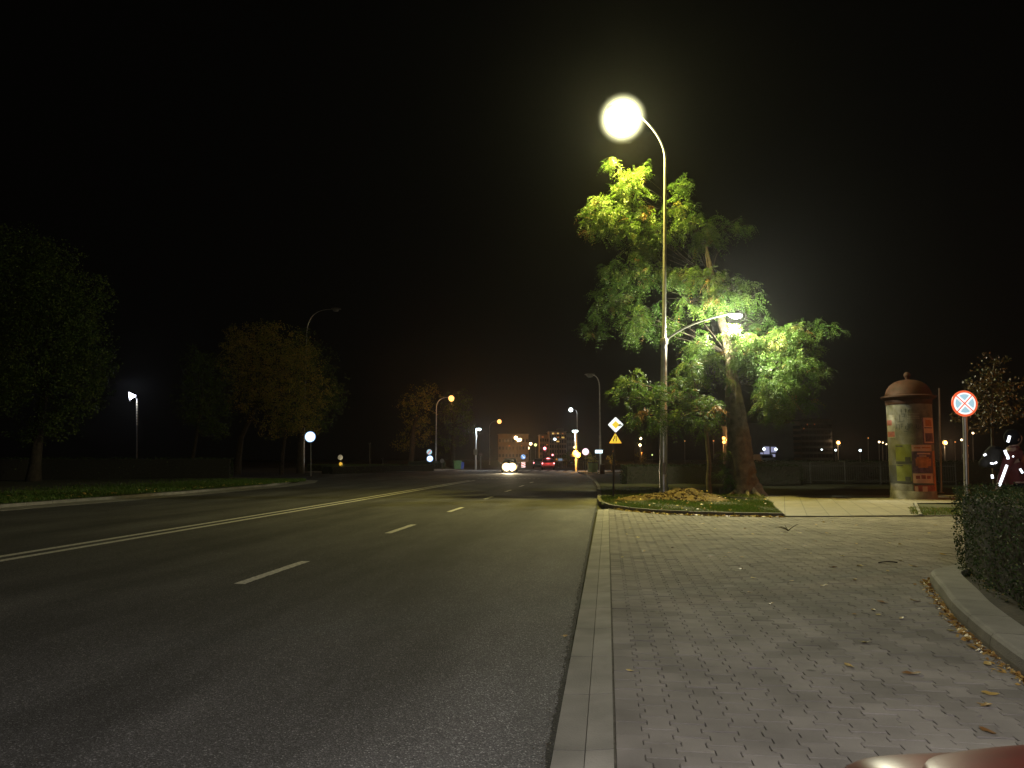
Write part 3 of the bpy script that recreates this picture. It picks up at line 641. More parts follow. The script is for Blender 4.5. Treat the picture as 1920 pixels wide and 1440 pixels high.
# added lamp behind the viewer, in place of a camera flash on the foreground
tb = Vector((2.9, -3.4, 0))
t = thing('street_lamp', tb, 'lit street lamp of the same row standing behind the parked red car', 'street lamp')
m = MB(); m.tube([tb, tb + UP * 3.9], [.11, .06], 14); m.build('pole', M['galv'], t, 60)
ha = Vector((1.0, -0.8, 4.3))
m = MB(); m.tube(bez(tb + UP * 3.9, tb + UP * 4.5, ha + Vector((.2, -.2, .02)), 8), .04, 10); m.build('arm', M['galv'], t, 60)
m = MB(); m.box(ha, (.5, .24, .07), -.8); l2 = m.build('luminaire', M['greymetal'], t)
m = MB(); m.box(ha - UP * .05, (.42, .19, .03), -.8); m.build('led_panel', M['L_led'], l2)
light('lamp_light', ha - UP * .15, 1300, (1.0, .93, .90), .15, 'POINT', t)
# unseen sodium lamp assumed beyond the frame, added to tint the poster column orange
tb = Vector((22, 21.5, 0))
t = street_lamp(tb, 5.2, Vector((-1.0, 0, 0)), 'orange sodium lamp on the path out to the right of the poster column', M['L_orange'], None, .09, .05, .4, rise=.7, power=2600, pcol=(1, .30, .07), ball=.25)
# far lamps
def hz(px, py, d): return V(px, py, d).z
b = G(817, 879); d = D(817, 879)
street_lamp(b, hz(846, 745, d), RIGHT * (28 / F * d), 'orange sodium street lamp glowing left of the road, the nearer and taller of the two', M['L_orange'], 'orange lamps left of the road', .11, .06, .5, rise=1.6, power=3600, pcol=(1, .42, .06), ball=.40)
d = 170; b = V(918, 860, d); b.z = 0
street_lamp(b, hz(936, 789, d), RIGHT * (18 / F * d), 'orange sodium street lamp above the oncoming headlights, the farther and smaller of the two', M['L_orange'], 'orange lamps left of the road', .12, .07, .6, rise=1.6, power=2000, pcol=(1, .45, .08), ball=.5)
d = 70; b = V(1126, 887, d); b.z = 0
street_lamp(b, hz(1110, 703, d), RIGHT * (-18 / F * d), 'tall unlit street lamp carrying a small white plate, left of the diamond sign', None, None, .12, .06, .5, rise=1.3)
d = 120; b = V(1083, 872, d); b.z = 0
street_lamp(b, hz(1071, 767, d), RIGHT * (-12 / F * d), 'slender lit white street lamp just behind the amber crossing beacon', M['L_white'], None, .11, .06, .4, rise=.8, power=300, pcol=(.8, .9, 1), ball=.34)
d = 78; b = V(568, 888, d); b.z = 0
street_lamp(b, hz(625, 580, d), RIGHT * (54 / F * d), 'unlit street lamp with a long arm rising out of the golden tree', None, None, .12, .05, .55, rise=2.6)
# crossing lamps
def crossing_lamp(px, by, ty, hx, label, beacon=False):
    b = G(px, by); d = D(px, by); tz_ = hz(px, ty, d); t = thing('crossing_lamp', b, label, 'street lamp', 'white lamps at the pedestrian crossing')
    m = MB(); m.tube([b, b + UP * (tz_ - b.z)], [.115, .095], 12); m.build('pole', mat('white_painted_pole', (.72, .74, .74), .45, var=.05), t, 60)
    hd = b + UP * (tz_ - b.z + .1) + RIGHT * ((hx - px) / F * d); d2 = (RIGHT * (hx - px)).normalized() if hx != px else -HEAD
    m = MB(); m.tube([b + UP * (tz_ - b.z - .05), hd - d2 * .2 + UP * .05], .06, 8); m.build('arm', M['galv'], t)
    m = MB(); m.box(hd + UP * .1, (.34, .3, .08), TH); l_ = m.build('luminaire', M['greymetal'], t)
    m = MB(); m.ball(hd, .34 if hx != px else .16, .2, .16, 12); m.build('lens', M['L_white'], l_, 80)
    light('crossing_light', hd + d2 * .35 - UP * .25, 600, (.85, .97, 1.0), .08, 'POINT', t)
    return t, b, d
crossing_lamp(892, 881, 806, 896.5, 'short white crossing lamp with bright head on the left side of the road')
t, b, d = crossing_lamp(1080, 884, 810, 1079, 'short white crossing lamp on the right with amber warning beacons')
# amber beacons on the right crossing pole
m = MB()
bp_ = V(1081, 852, d - .3)
bk = thing('warning_beacon', bp_, 'pair of glaring amber warning lights on the right crossing pole', 'warning light')
m.box(bp_ + HEAD * .12, (1.0, .12, .5), TH); m.build('housing', M['darkmetal'], bk)
m = MB(); m.ball(V(1079.3, 849.5, d - .32), .30, .12, .30, 14); m.build('lens', M['L_amber'], bk, 80)
m = MB(); m.ball(V(1083.0, 853.0, d - .32), .31, .12, .31, 14); m.build('lens', M['L_amber'], bk, 80)
light('beacon_light', bp_ - HEAD * .5, 500, (1, .42, .05), .1, 'POINT', bk)
# far lit lamps: thin poles, glowing balls sized to their lens bloom
def far_lamp(px, py, h, rpx, m_, label, group, power=0, pcol=(1, .6, .3), name='street_lamp', poleto=None):
    d = (h - H) * F / max(6, (860 - py)); b = V(px, 860, d); b.z = 0; hd = V(px, py, d)
    t = thing(name, b, label, 'street lamp', group)
    m = MB(); m.tube([b, hd + HEAD * .15], [.10, .06], 8); m.build('pole', M['greymetal'], t, 60)
    m = MB(); m.tube([hd + HEAD * .15, hd + HEAD * .02 + UP * rpx / F * d * .9], .05, 6); m.build('cap', M['greymetal'], t)
    r = rpx / F * d; m = MB(); m.ball(hd, r, r, r, 12); m.build('lit_globe', m_, t, 80)
    if power: light('lamp_light', hd - HEAD * 6 if power > 20000 else hd - HEAD * (r + .4), power * .30 if power > 20000 else power, pcol if power < 20000 else (1, .45, .12), .2, 'POINT', t)
    return t
FG = 'lamps glowing far down the road'
for px, py, h, r, m_, lb, pw in [
    (967.3, 821, 10, 3.2, 'L_warm', 'warm lamp far down the road, highest of the cluster above the headlights', 20500),
    (967.8, 829.2, 9, 2.6, 'L_warm', 'warm lamp far down the road, directly under the highest of the cluster', 0),
    (972, 825.2, 9.5, 2.8, 'L_warm', 'warm lamp far down the road, left one of the touching upper pair', 0),
    (975, 824.6, 9.5, 2.8, 'L_warm', 'warm lamp far down the road, right one of the touching upper pair', 0),
    (979.6, 829.0, 9, 2.5, 'L_warm', 'warm lamp far down the road, left one of the touching lower pair', 0),
    (983, 828, 9, 2.9, 'L_warm', 'warm lamp far down the road, right one of the touching lower pair', 0),
    (995, 832, 9, 2.5, 'L_warm', 'pale lamp far down the road, alone to the right of the lamp pairs', 0),
    (989.5, 840.2, 6.5, 2.8, 'L_warm', 'pale lamp far down the road, lowest of the cluster above the blue arrow sign', 0),
    (1004, 834.2, 8, 2.3, 'L_yg', 'yellow-green lamp far down the road, rightmost of the cluster', 0),
    (947, 834, 8, 2.3, 'L_yg', 'yellow-green lamp far down the road, leftmost of the cluster', 0),
    (1040.5, 823.6, 9, 2.1, 'L_white', 'white lamp in front of the right side of the tower block', 0),
    (1033, 827.7, 8.5, 1.8, 'L_yg', 'greenish lamp in front of the tower block, left of the white one', 0),
    (1029.4, 844.4, 5, 1.6, 'L_warm', 'small yellow lamp right of the upper red traffic light', 0),
    (1078, 838.8, 6, 2.0, 'L_warm', 'small pale lamp just above the amber beacons', 0)]:
    far_lamp(px, py, h, r * 1.15, M[m_], lb, FG, pw)
RG = 'lamps beyond the right-hand hedge'
for px, py, h, r, m_, lb, pw in [
    (1201.3, 822, 8, 2.4, 'L_warm', 'upper of the two round white lamps left of the tall lamp post', 0),
    (1200.2, 834.6, 6, 2.5, 'L_warm', 'lower of the two round white lamps left of the tall lamp post', 500),
    (1391, 825, 8, 1.9, 'L_yg', 'small yellow-green lamp just right of the big tree trunk', 0),
    (1486.5, 825.5, 8, 3.6, 'L_orange', 'bright orange lamp in front of the lit corner of the block', 5000),
    (1571.5, 830, 6, 3.6, 'L_orange', 'bright orange lamp on a short glowing pole left of the poster column', 1200),
    (1771.5, 830, 6, 4.0, 'L_orange', 'brightest orange lamp between the poster column and the no stopping sign', 2400),
    (1540.5, 843, 4, 1.9, 'L_white', 'bluish white lamp left of the short glowing pole', 0),
    (1566.8, 844, 4, 1.8, 'L_white', 'bluish white lamp touching the short glowing pole', 0),
    (1612.8, 844.6, 4, 2.3, 'L_white', 'bluish white lamp between the glowing pole and the poster column', 0),
    (1648.5, 828.7, 6, 1.9, 'L_warm', 'orange lamp left of the poster column, brightest of three', 0),
    (1655.3, 829.8, 6, 1.3, 'L_warm', 'small orange lamp left of the poster column, middle of three', 0),
    (1662, 832.8, 6, 1.2, 'L_warm', 'small orange lamp left of the poster column, nearest to it', 0),
    (1628, 821.3, 8, 1.0, 'L_dimorange', 'faint red-orange lamp well left of the poster column', 0),
    (1803, 824.8, 8, 2.0, 'L_warm', 'yellow lamp immediately left of the no stopping pole', 0),
    (1791, 828.7, 7, 1.3, 'L_dimorange', 'dim orange lamp between the brightest orange lamp and the no stopping pole', 0),
    (1814, 835.5, 5, 1.6, 'L_dimorange', 'red-orange lamp immediately right of the no stopping pole', 0),
    (1824.4, 812, 9, 2.0, 'L_warm', 'yellow lamp right of and below the no stopping sign', 0),
    (1338, 826.5, 7, 1.2, 'L_dimorange', 'faint lamp left of the triple globe lamp', 0),
    (1284, 827, 7, .9, 'L_dimorange', 'faint lamp just right of the tall lamp post', 0),
    (1223, 861, 3, 1.2, 'L_yg', 'tiny yellowish lamp low left of the tall lamp post', 0)]:
    far_lamp(px, py if py < 855 else 853, h, r, M[m_], lb, RG, pw)
# triple globe lamp
d = 130; b = V(1356, 860, d); b.z = 0
t = thing('globe_lamp', b, 'orange lamp post with three glowing globes left of the big tree trunk', 'street lamp')
m = MB(); m.tube([b, V(1356.5, 828, d)], [.09, .06], 8); m.build('pole', M['greymetal'], t, 60)
for px, py, r in ((1357, 821.6, 3.0), (1364, 825, 2.7), (1357.5, 829, 3.2)):
    m = MB(); m.ball(V(px, py, d - .2), r / F * d, None, None, 12); m.build('lit_globe', M['L_orange'], t, 80)
m = MB(); m.tube([V(1357, 825, d), V(1364, 826, d)], .04, 6); m.build('arm', M['greymetal'], t)
light('lamp_light', V(1358, 824, d - 1.5), 900, (1, .45, .12), .2, 'POINT', t)
# far white flood lamp on the left
d = 95; b = V(257, 860, d); b.z = 0; hd = V(248, 742, d)
t = thing('flood_lamp', b, 'white flood lamp on a thin banded mast between the left trees', 'street lamp')
m = MB()
for k in range(9):
    ya, yb = 752 + k * 5.2, 752 + k * 5.2 + 3.6
    m.tube([V(257, ya, d), V(257, yb, d)], .11, 8)
m.build('mast_bands', mat('pale_mast_band', (.6, .55, .42), .6), t, 60)
m = MB(); m.tube([b, V(257, 748, d)], .09, 8); m.build('mast', M['greymetal'], t, 60)
m = MB(); m.tube([V(257, 750, d), V(252, 742, d)], .05, 6); m.build('bracket', M['greymetal'], t)
m = MB(); m.add([V(241, 735, d), V(255, 742, d), V(243, 750, d), V(242, 736, d + .4), V(254, 742, d + .4), V(243, 749, d + .4)], [(0, 2, 1), (3, 4, 5), (0, 1, 4, 3), (1, 2, 5, 4), (2, 0, 3, 5)]); m.build('lamp_face', M['L_led'], t)
light('lamp_light', V(247, 744, d - .8), 250, (.8, .85, 1), .2, 'POINT', t)

# ================================================================== SIGNS
def sign_root(name, px, by, d, label, group=None, cat='road sign', leanpx=0):
    b = V(px, by, d); b.z = 0 if d > 12 else .02
    return thing(name, b, label, cat, group), b
FX = RIGHT; FNRM = -HEAD
def face(outline, px, py, d, m_, parent, name, lift=0.0, th=.012, rot=0):
    c = V(px, py, d) - HEAD * lift; o = outline
    if rot: ca, sa = math.cos(rot), math.sin(rot); o = [(x * ca - y * sa, x * sa + y * ca) for x, y in o]
    m = MB(); m.plate(o, c, RIGHT, UP, th); return m.build(name, m_, parent)
# no stopping sign
d = 17.5; t, b = sign_root('no_stopping_sign', 1812, 910, d, 'round no stopping sign, red ring and red cross on blue, behind the hedge')
tp = V(1807, 730, d)
m = MB(); m.tube([b, V(1812, 905, d), V(1809, 780, d), V(1807, 740, d)], [.052, .052, .048, .048], 12); m.build('pole', M['galv'], t, 60)
m = MB(); m.lathe(V(1811, 858, d), [(.058, 0), (.06, .02), (.06, .06), (.057, .08)], 12); m.build('pole_sleeve', M['galv'], t, 40)
r = 24.5 / F * d; lf = .07
pl = face(disc(r, 40), 1805, 757, d, M['r_red'], t, 'sign_plate', lf)
def quarter(R0, t_, a0):
    o = []
    # apex at distance t_*sqrt2 along a0; edges parallel to the diagonals
    c = math.cos; s = math.sin; ap = t_ * math.sqrt(2); da = math.asin(t_ / R0)
    o.append((ap * c(a0), ap * s(a0)))
    for k in range(11):
        a = a0 - math.pi / 4 + da + (math.pi / 2 - 2 * da) * k / 10; o.append((R0 * c(a), R0 * s(a)))
    return o
for k in range(4):
    a0 = math.pi / 2 * k + .02
    face(quarter(r * .83, r * .05, a0), 1805, 757, d, M['r_white'], pl, 'white_border', lf + .010, .006)
    face(quarter(r * .72, r * .155, a0), 1805, 757, d, M['r_cyan'], pl, 'blue_field', lf + .015, .006)
# priority road sign with lane-narrowing plate
d = 25.6; t, b = sign_root('priority_road_sign', 1150, 936, d, 'white and yellow diamond priority sign above a yellow triangle, left of the tall lamp post')
m = MB(); m.tube([b, V(1151.5, 800, d)], [.036, .034], 10); m.build('pole', M['darkmetal'], t, 60)
def dia(h_): return [(h_, 0), (h_ * .06, h_ * .94), (-h_ * .06, h_ * .94), (-h_, 0), (-h_ * .06, -h_ * .94), (h_ * .06, -h_ * .94)]
h_ = 14.0 / F * d
pl = face([(h_, h_ * .05), (h_ * .05, h_), (-h_ * .05, h_), (-h_, h_ * .05), (-h_, -h_ * .05), (-h_ * .05, -h_), (h_ * .05, -h_), (h_, -h_ * .05)], 1154, 796.5, d, M['r_white'], t, 'diamond_plate', .05)
q = h_ * .53; face([(q, 0), (0, q), (-q, 0), (0, -q)], 1154, 796.5, d, M['r_yellow'], pl, 'yellow_field', .060, .006)
m = MB()
for k in range(7): leafbit(m, 0, 0, 0, .01, R())
m = MB()
for k in range(10):
    c = V(1162.5 + N(2.2), 797.5 + N(1.1), d) - HEAD * .10; u = RIGHT * U(.02, .05) + UP * N(.02); v = UP * U(.01, .02); m.quad(c - u, c - v, c + u, c + v, .3)
lf_ = m.build('leaf_spray', M['locust']); tag(lf_, 'small leafy sprig crossing the right corner of the diamond priority sign', 'leaf sprig')
a = 12.0 / F * d
def tri(s, r_=.12):
    o = []; cs = [(0, s * .62), (-s, -s * .98), (s, -s * .98)]
    for i in range(3):
        c = Vector(cs[i]); p = Vector(cs[i - 1]); n_ = Vector(cs[(i + 1) % 3]); o += [tuple(c + (p - c) * r_ * .5), tuple(c.lerp((p + n_) / 2, r_ * .16)), tuple(c + (n_ - c) * r_ * .5)]
    return o
tr = face(tri(a), 1153.3, 819.5, d, M['r_orange'], t, 'triangle_plate', .05)
face(tri(a * .93), 1153.3, 819.7, d, M['r_yellow'], tr, 'yellow_panel', .060, .006)
s = 1 / F * d
face([(-5.0 * s, -5.5 * s), (-3.5 * s, -5.5 * s), (-3.5 * s, -1.5 * s), (-1.2 * s, 1.0 * s), (-1.2 * s, 5.2 * s), (-2.7 * s, 5.2 * s), (-2.7 * s, 1.7 * s), (-5.0 * s, -1 * s)], 1154.2, 822.3, d, M['r_ink'], tr, 'bent_lane_line', .066, .004)
face([(0, -5.5 * s), (1.5 * s, -5.5 * s), (1.5 * s, 5.2 * s), (0, 5.2 * s)], 1154.2, 822.3, d, M['r_ink'], tr, 'straight_lane_line', .066, .004)
# blue round sign on the left
d = 60; t, b = sign_root('round_road_sign', 583, 891, d, 'round pale blue sign on a thin pole in front of the golden tree')
m = MB(); m.tube([b, V(582.5, 815, d)], .04, 10); m.build('pole', M['greymetal'], t, 60)
r = 10.2 / F * d; pl = face(disc(r), 582, 819, d, M['r_blue'], t, 'sign_plate', .06); face(disc(r * .9), 582, 819, d, M['r_bluewhite'], pl, 'sign_face', .070, .006)
face([(-r * .1, -r * .55), (r * .1, -r * .55), (r * .1, r * .1), (r * .32, r * .1), (0, r * .55), (-r * .32, r * .1), (-r * .1, r * .1)], 582, 819, d, M['r_white'], pl, 'arrow', .078, .006)
# keep-right signs on yellow bollard
d = 92; t, b = sign_root('keep_right_bollard', 807, 882, d, 'two round blue signs stacked on a yellow bollard beside the left kerb')
m = MB(); m.tube([b, V(806.5, 845, d)], .05, 10); m.build('pole', M['darkmetal'], t, 60)
m = MB(); m.tube([V(806.7, 881, d), V(806.7, 872.5, d)], .17, 14); m.build('bollard', M['yellowp'], t, 50)
r = 5.0 / F * d; pl = face(disc(r, 20), 805.2, 847.5, d, M['r_cyan'], t, 'upper_plate', .12)
face([(-r * .7, -r * .55), (-r * .5, -r * .75), (r * .7, r * .55), (r * .5, r * .75)], 805.2, 847.5, d, M['r_red'], pl, 'red_bar', .13, .006)
r = 6.2 / F * d; pl = face(disc(r, 20), 806.3, 860, d, M['r_blue'], t, 'lower_plate', .12); face(disc(r * .82, 20), 806.3, 860, d, M['r_bluewhite'], pl, 'arrow_face', .13, .006)
face([(-r * .4, r * .5), (-r * .25, r * .6), (r * .3, -r * .2), (r * .45, -r * .05), (r * .45, -r * .55), (-r * .05, -r * .5), (r * .1, -r * .35)], 806.3, 860, d, M['r_white'], pl, 'arrow', .14, .006)
# bollard with dark back-facing sign at the side road
d = 73; t, b = sign_root('yellow_bollard', 639, 887, d, 'yellow traffic bollard topped by the dark back of a sign, at the side road island', cat='bollard')
m = MB(); m.tube([V(639, 886, d), V(639, 869, d)], .17, 14); m.build('bollard', M['yellowp'], t, 50)
m = MB(); m.lathe(V(639, 869, d), [(.17, 0), (.13, .08), (.04, .12)], 14); m.build('cap', M['yellowp'], t, 40)
light('bollard_light', V(639, 871, d) - HEAD * 1.0 + UP * .5, 30, (1, .85, .5), .1, 'POINT', t)  # added light by the bollard, brightens the side road island
m = MB(); m.tube([V(639, 870, d), V(638.6, 852, d)], .035, 8); m.build('pole', M['darkmetal'], t, 60)
face(disc(.25, 20), 638.4, 857.5, d, M['greymetal'], t, 'sign_back', .06)
# thin posts and small dark signs
for px, by, ty, d, lb in ((693.5, 872, 833, 80, 'thin grey post with small fork on top, right of the yellow bollard'), (717.5, 874, 861, 84, 'short thin post beyond the low hedge, right of the forked one')):
    t, b = sign_root('metal_post', px, by, d, lb, cat='post'); m = MB(); m.tube([b, V(px, ty, d)], .06, 8); m.build('shaft', M['paper'], t, 60)
    m = MB(); m.tube([V(px - 2, ty - 2, d), V(px, ty + 3, d), V(px + 1.5, ty - 3, d)], .03, 6); m.build('fork', M['greymetal'], t)
d = 95; t, b = sign_root('round_road_sign', 829, 880, d, 'small dark round sign seen from behind on a short post left of the bins')
m = MB(); m.tube([b, V(829, 866, d)], .05, 8); m.build('pole', M['r_white'] if False else M['paper'], t, 60); face(disc(.27, 20), 829, 864, d, M['greymetal'], t, 'sign_back', .06)
d = 90.6; face_root, b = sign_root('square_road_sign', 893, 881, d, 'grey square back of a sign fixed on the left crossing lamp'); face_root.location = V(891.5, 848, d); face_root['_o'] = tuple(face_root.location)
face(rrect(.5, .68, .04), 891.5, 848, d, M['greymetal'], face_root, 'sign_back', .14); m = MB(); m.box(V(892, 848, d), (.3, .08, .06), TH); m.build('clamp', M['darkmetal'], face_root)
d = 100; t, b = sign_root('round_road_sign', 901.5, 875, d, 'dim brown round sign on a short post right of the left crossing lamp'); m = MB(); m.tube([b, V(901.5, 853, d)], .05, 8); m.build('pole', M['greymetal'], t); face(disc(.24, 18), 901.5, 852, d, M['brownpaint'], t, 'sign_back', .06)
# white plate on the unlit lamp, round sign at right
d = 69.6; c = V(1122.5, 846.5, d); t = thing('street_name_plate', c, 'small white rectangular plate on the unlit lamp post left of the diamond sign', 'street sign')
face(rrect(14 / F * d, 6 / F * d, .03), 1122.5, 846.8, d, M['r_bluewhite'], t, 'plate', .14); m = MB(); m.box(V(1124, 842.8, d) - HEAD * .05, (.9, .05, .14), TH); m.build('frame', M['darkmetal'], t)
d = 76; t, b = sign_root('round_road_sign', 1098, 885, d, 'round white sign with pinkish rim right of the amber beacons'); m = MB(); m.tube([b, V(1098, 842, d)], .04, 8); m.build('pole', M['greymetal'], t)
r = 6.4 / F * d; pl = face(disc(r), 1097.8, 847, d, glow('reflective_pink', (1, .62, .72), 1.1), t, 'sign_plate', .06); face(disc(r * .78), 1097.8, 847, d, M['r_bluewhite'], pl, 'sign_face', .07, .006)  # rim and face glow in place of reflected light
face([(-r * .6, r * .5), (-r * .5, r * .6), (r * .6, -r * .5), (r * .5, -r * .6)], 1097.8, 847, d, M['r_cyan'], pl, 'diagonal_bar', .078, .006)
# traffic island: blue arrow sign and striped board
d = 112; t, b = sign_root('keep_right_sign', 981.5, 878, d, 'round blue sign with white arrow above a striped board, right of the headlights')
m = MB(); m.tube([b, V(981.5, 852, d)], .045, 8); m.build('pole', M['greymetal'], t, 60)
r = 4.6 / F * d; pl = face(disc(r, 20), 981, 856.5, d, M['r_blue'], t, 'sign_plate', .07)
face([(-r * .65, r * .5), (-r * .45, r * .68), (r * .25, -r * .05), (r * .5, r * .2), (r * .55, -r * .6), (-r * .2, -r * .5), (r * .05, -r * .25)], 981, 856.5, d, M['r_white'], pl, 'arrow', .08, .006)
pl = face(rrect(7.5 / F * d, 10 / F * d, .02), 981.2, 871.5, d, M['r_white'], t, 'striped_board', .07)
w = 7.5 / F * d; hh = 10 / F * d
for k in (-.35, .08, .5): face([(-w / 2, k * hh), (-w / 2, (k + .22) * hh if k < .4 else .5 * hh - .01), (w / 2, (k - .10) * hh), (w / 2, (k - .32) * hh if k > -.3 else -.5 * hh + .01)], 981.2, 871.5, d, M['r_red'], pl, 'red_stripe', .08, .006)
d = 125; t, b = sign_root('warning_sign', 1043.6, 875, d, 'tiny orange triangular warning sign right of the queueing cars'); m = MB(); m.tube([b, V(1043.6, 858, d)], .04, 6); m.build('pole', M['greymetal'], t); face(tri(2.0 / F * d), 1043.6, 860.3, d, M['r_orange'], t, 'sign_plate', .06)
d = 118; t, b = sign_root('direction_board', 1050.5, 877, d, 'small pale blue direction board on two posts right of the queueing cars')
for dx in (-3.2, 3.2): m = MB(); p = V(1050.5 + dx, 877, d); p.z = 0; m.tube([p, V(1050.5 + dx, 860, d)], .045, 6); m.build('post', M['greymetal'], t)
face(rrect(7.5 / F * d, 4 / F * d, .02), 1050.5, 861.8, d, glow('reflective_dull_blue', (.35, .5, .7), .35), t, 'board', .06)  # board glows in place of reflected light
# traffic lights
def traffic_light(px, py, d, r, label, m_=None):
    b = V(px + 1.2, 860, d); b.z = 0; t = thing('traffic_light', b, label, 'traffic light', 'red traffic lights behind the queueing cars')
    m = MB(); m.tube([b, V(px + 1.2, py - 2, d) + HEAD * .15], .07, 8); m.build('pole', M['darkmetal'], t, 60)
    s_ = r / F * d * 2.6; m = MB(); m.box(V(px, py, d) - UP * s_ * .95 + HEAD * .14, (s_, .2, s_ * 2.9), TH); hs_ = m.build('housing', M['black'], t)
    m = MB(); m.ball(V(px, py, d), r / F * d, .06, r / F * d, 12); m.build('red_lens', m_ or M['L_redw'], hs_, 80)
    for k in (1, 2): m = MB(); m.ball(V(px, py, d) - UP * s_ * .95 * k, s_ * .36, .05, s_ * .36, 10); m.build('dark_lens', M['unlit'], hs_, 80)
    return t
t = traffic_light(1021.3, 840.8, 128, 2.9, 'red traffic light hanging above the queueing cars, the larger one')
light('signal_light', V(1021.3, 840.8, 127), 60, (1, .05, .08), .2, 'POINT', t)
traffic_light(1036.2, 853, 150, 1.8, 'small red traffic light right of the high brake light')

# ================================================================== VEHICLES
def loft(mb, secs, closed_ends=True, t=0.5):
    n = len(secs[0]); vs = [p for s_ in secs for p in s_]; fs = []
    for i in range(len(secs) - 1):
        for k in range(n): fs.append((i * n + k, i * n + (k + 1) % n, (i + 1) * n + (k + 1) % n, (i + 1) * n + k))
    if closed_ends: fs += [tuple(range(n - 1, -1, -1)), tuple(range((len(secs) - 1) * n, len(secs) * n))]
    mb.add(vs, fs, t)
def car(loc, rz, paint, label, name='car', L=4.1, Wd=1.72, front_lit=False, rear_lit=False, group=None, corner=False, third=True, tails=(1, 1), roof=1.45):
    """local frame: y forward (front at y = L/2), x right; everything rotated by rz about loc"""
    t = thing(name, Vector((0, 0, 0)), label, 'car', group); hw = Wd / 2
    def sec(y, zb, zs, zt, w):   # half section to the right, mirrored
        h_ = [(0, zb), (w * .72, zb), (w * .95, zb + .09), (w, zb + .25), (w, zs - .16), (w * .975, zs - .05), (w * .90, zs), (w * .80, zs + (zt - zs) * .35), (w * .4, zt - .004), (0, zt)]
        return [Vector((x, y, z)) for x, z in h_] + [Vector((-x, y, z)) for x, z in h_[-2:0:-1]]
    a = L / 2
    st = [(-a, .42, .78, .80, hw * .84), (-a + .03, .30, .86, .89, hw * .90), (-a + .18, .24, .92, .95, hw * .97), (-a + .7, .22, .93, .96, hw), (0, .20, .90, .93, hw), (a - 1.25, .21, .86, .93, hw), (a - .75, .22, .82, .90, hw * .985),
          (a - .38, .23, .805, .865, hw * .975), (a - .17, .24, .775, .815, hw * .955), (a - .05, .27, .72, .75, hw * .90), (a, .36, .60, .62, hw * .72)]
    m = MB(); loft(m, [sec(*q) for q in st]); body = m.build('body', paint, t, 80); sm = body.modifiers.new('s', 'SUBSURF'); sm.levels = 2; sm.render_levels = 2
    # greenhouse
    def cs(y, z, w): return [Vector((-w, y, z)), Vector((w, y, z))]
    def ring(z, yb, yf, w): return [Vector(p) for p in ((-w, yb, z), (w, yb, z), (w, (yb + yf) / 2, z), (w * .97, yf, z), (-w * .97, yf, z), (-w, (yb + yf) / 2, z))]
    m = MB(); loft(m, [ring(.90, -a + .22, a - 1.2, hw * .90), ring(roof - .10, -a + .62, a - 1.95, hw * .76)]); m.build('windows', M['glass'], t)
    m = MB(); loft(m, [ring(roof - .10, -a + .58, a - 1.93, hw * .78), ring(roof - .03, -a + .66, a - 2.02, hw * .72), ring(roof, -a + .85, a - 2.2, hw * .55)]); rf = m.build('roof', paint, t, 60)
    m = MB()
    for sx in (-1, 1):
        for (ya, yb, w0, w1) in ((-a + .22, -a + .62, .905, .775), (a - 1.2, a - 1.95, .905, .775), (-.15, -.2, .91, .775)):
            m.tube([(sx * hw * w0, ya, .90), (sx * hw * w1, yb, roof - .10)], .035, 6)
    m.build('window_pillars', paint, t, 60)
    for sx in (-1, 1):
        for wy in (-a + .78, a - .82):
            m = MB(); m.lathe((sx * (hw - .10), wy, .31), [(.20, -.10), (.30, -.10), (.31, -.06), (.31, .06), (.30, .10), (.20, .10)], 22, axis=(1, 0, 0)); w_ = m.build('wheel', M['black'], t, 50)
            m = MB(); m.lathe((sx * (hw - .035), wy, .31), [(.21, -.03), (.20, .01), (.07, .02), (.04, .03)], 16, axis=(sx, 0, 0)); m.build('rim', M['silver'], w_, 40)
        m = MB(); m.ball((sx * (hw + .09), a - 1.45, .98), .11, .07, .075, 12); m.build('mirror', paint, t, 80)
        m = MB(); m.box((sx * (hw + .012), .1, .78), (.02, .16, .03)); m.build('door_handle', M['darkmetal'], t)
    m = MB(); m.plate(rrect(.52, .11, .01), (0, -a - .015, .60), (1, 0, 0), (0, 0, 1), .012); m.build('number_plate', M['r_white'] if False else M['paper'], t)
    m = MB(); m.plate(rrect(1.35 * hw, .16, .04), (0, -a + .005, .42), (1, 0, 0), (0, 0, 1), .09); m.build('bumper', M['black'], t, 50)
    for k, sx in enumerate((-1, 1)):
        m = MB(); m.ball((sx * hw * .84, -a + .06, .80), .085, .07, .12, 12); m.build('tail_light', M['L_redw'] if rear_lit and tails[k] else mat('tail_lens', (.25, .01, .01), .2), t, 80)
        if front_lit:
            m = MB(); m.ball((sx * hw * .38, a - .04, .60), .42, .10, .40, 18); hl = m.build('headlight', M['L_headrim'], t, 80)  # oversize warm ball and core: headlight glare built as a glowing shape
            m = MB(); m.ball((sx * hw * .32, a + .02, .60), .33, .10, .30, 16); m.build('bulb', M['L_head'], hl, 80)
            m = MB(); m.ball((sx * hw * .34, a + .01, .27), .13, .06, .11, 12); m.build('fog_light', M['L_warm'], t, 80)
        else:
            m = MB(); m.ball((sx * hw * .58, a - .10, .58), .15, .10, .08, 16); hl = m.build('headlight', M['clearlens'], t, 80)
            m = MB(); m.ball((sx * hw * .90, a - .12, .665), .05, .08, .045, 16); m.build('turn_signal', M['amber'], t, 80)
    if rear_lit and third: m = MB(); m.ball((0, -a + .50, roof - .02), .24, .05, .055, 12); m.build('brake_light', M['L_redw'], t, 80)
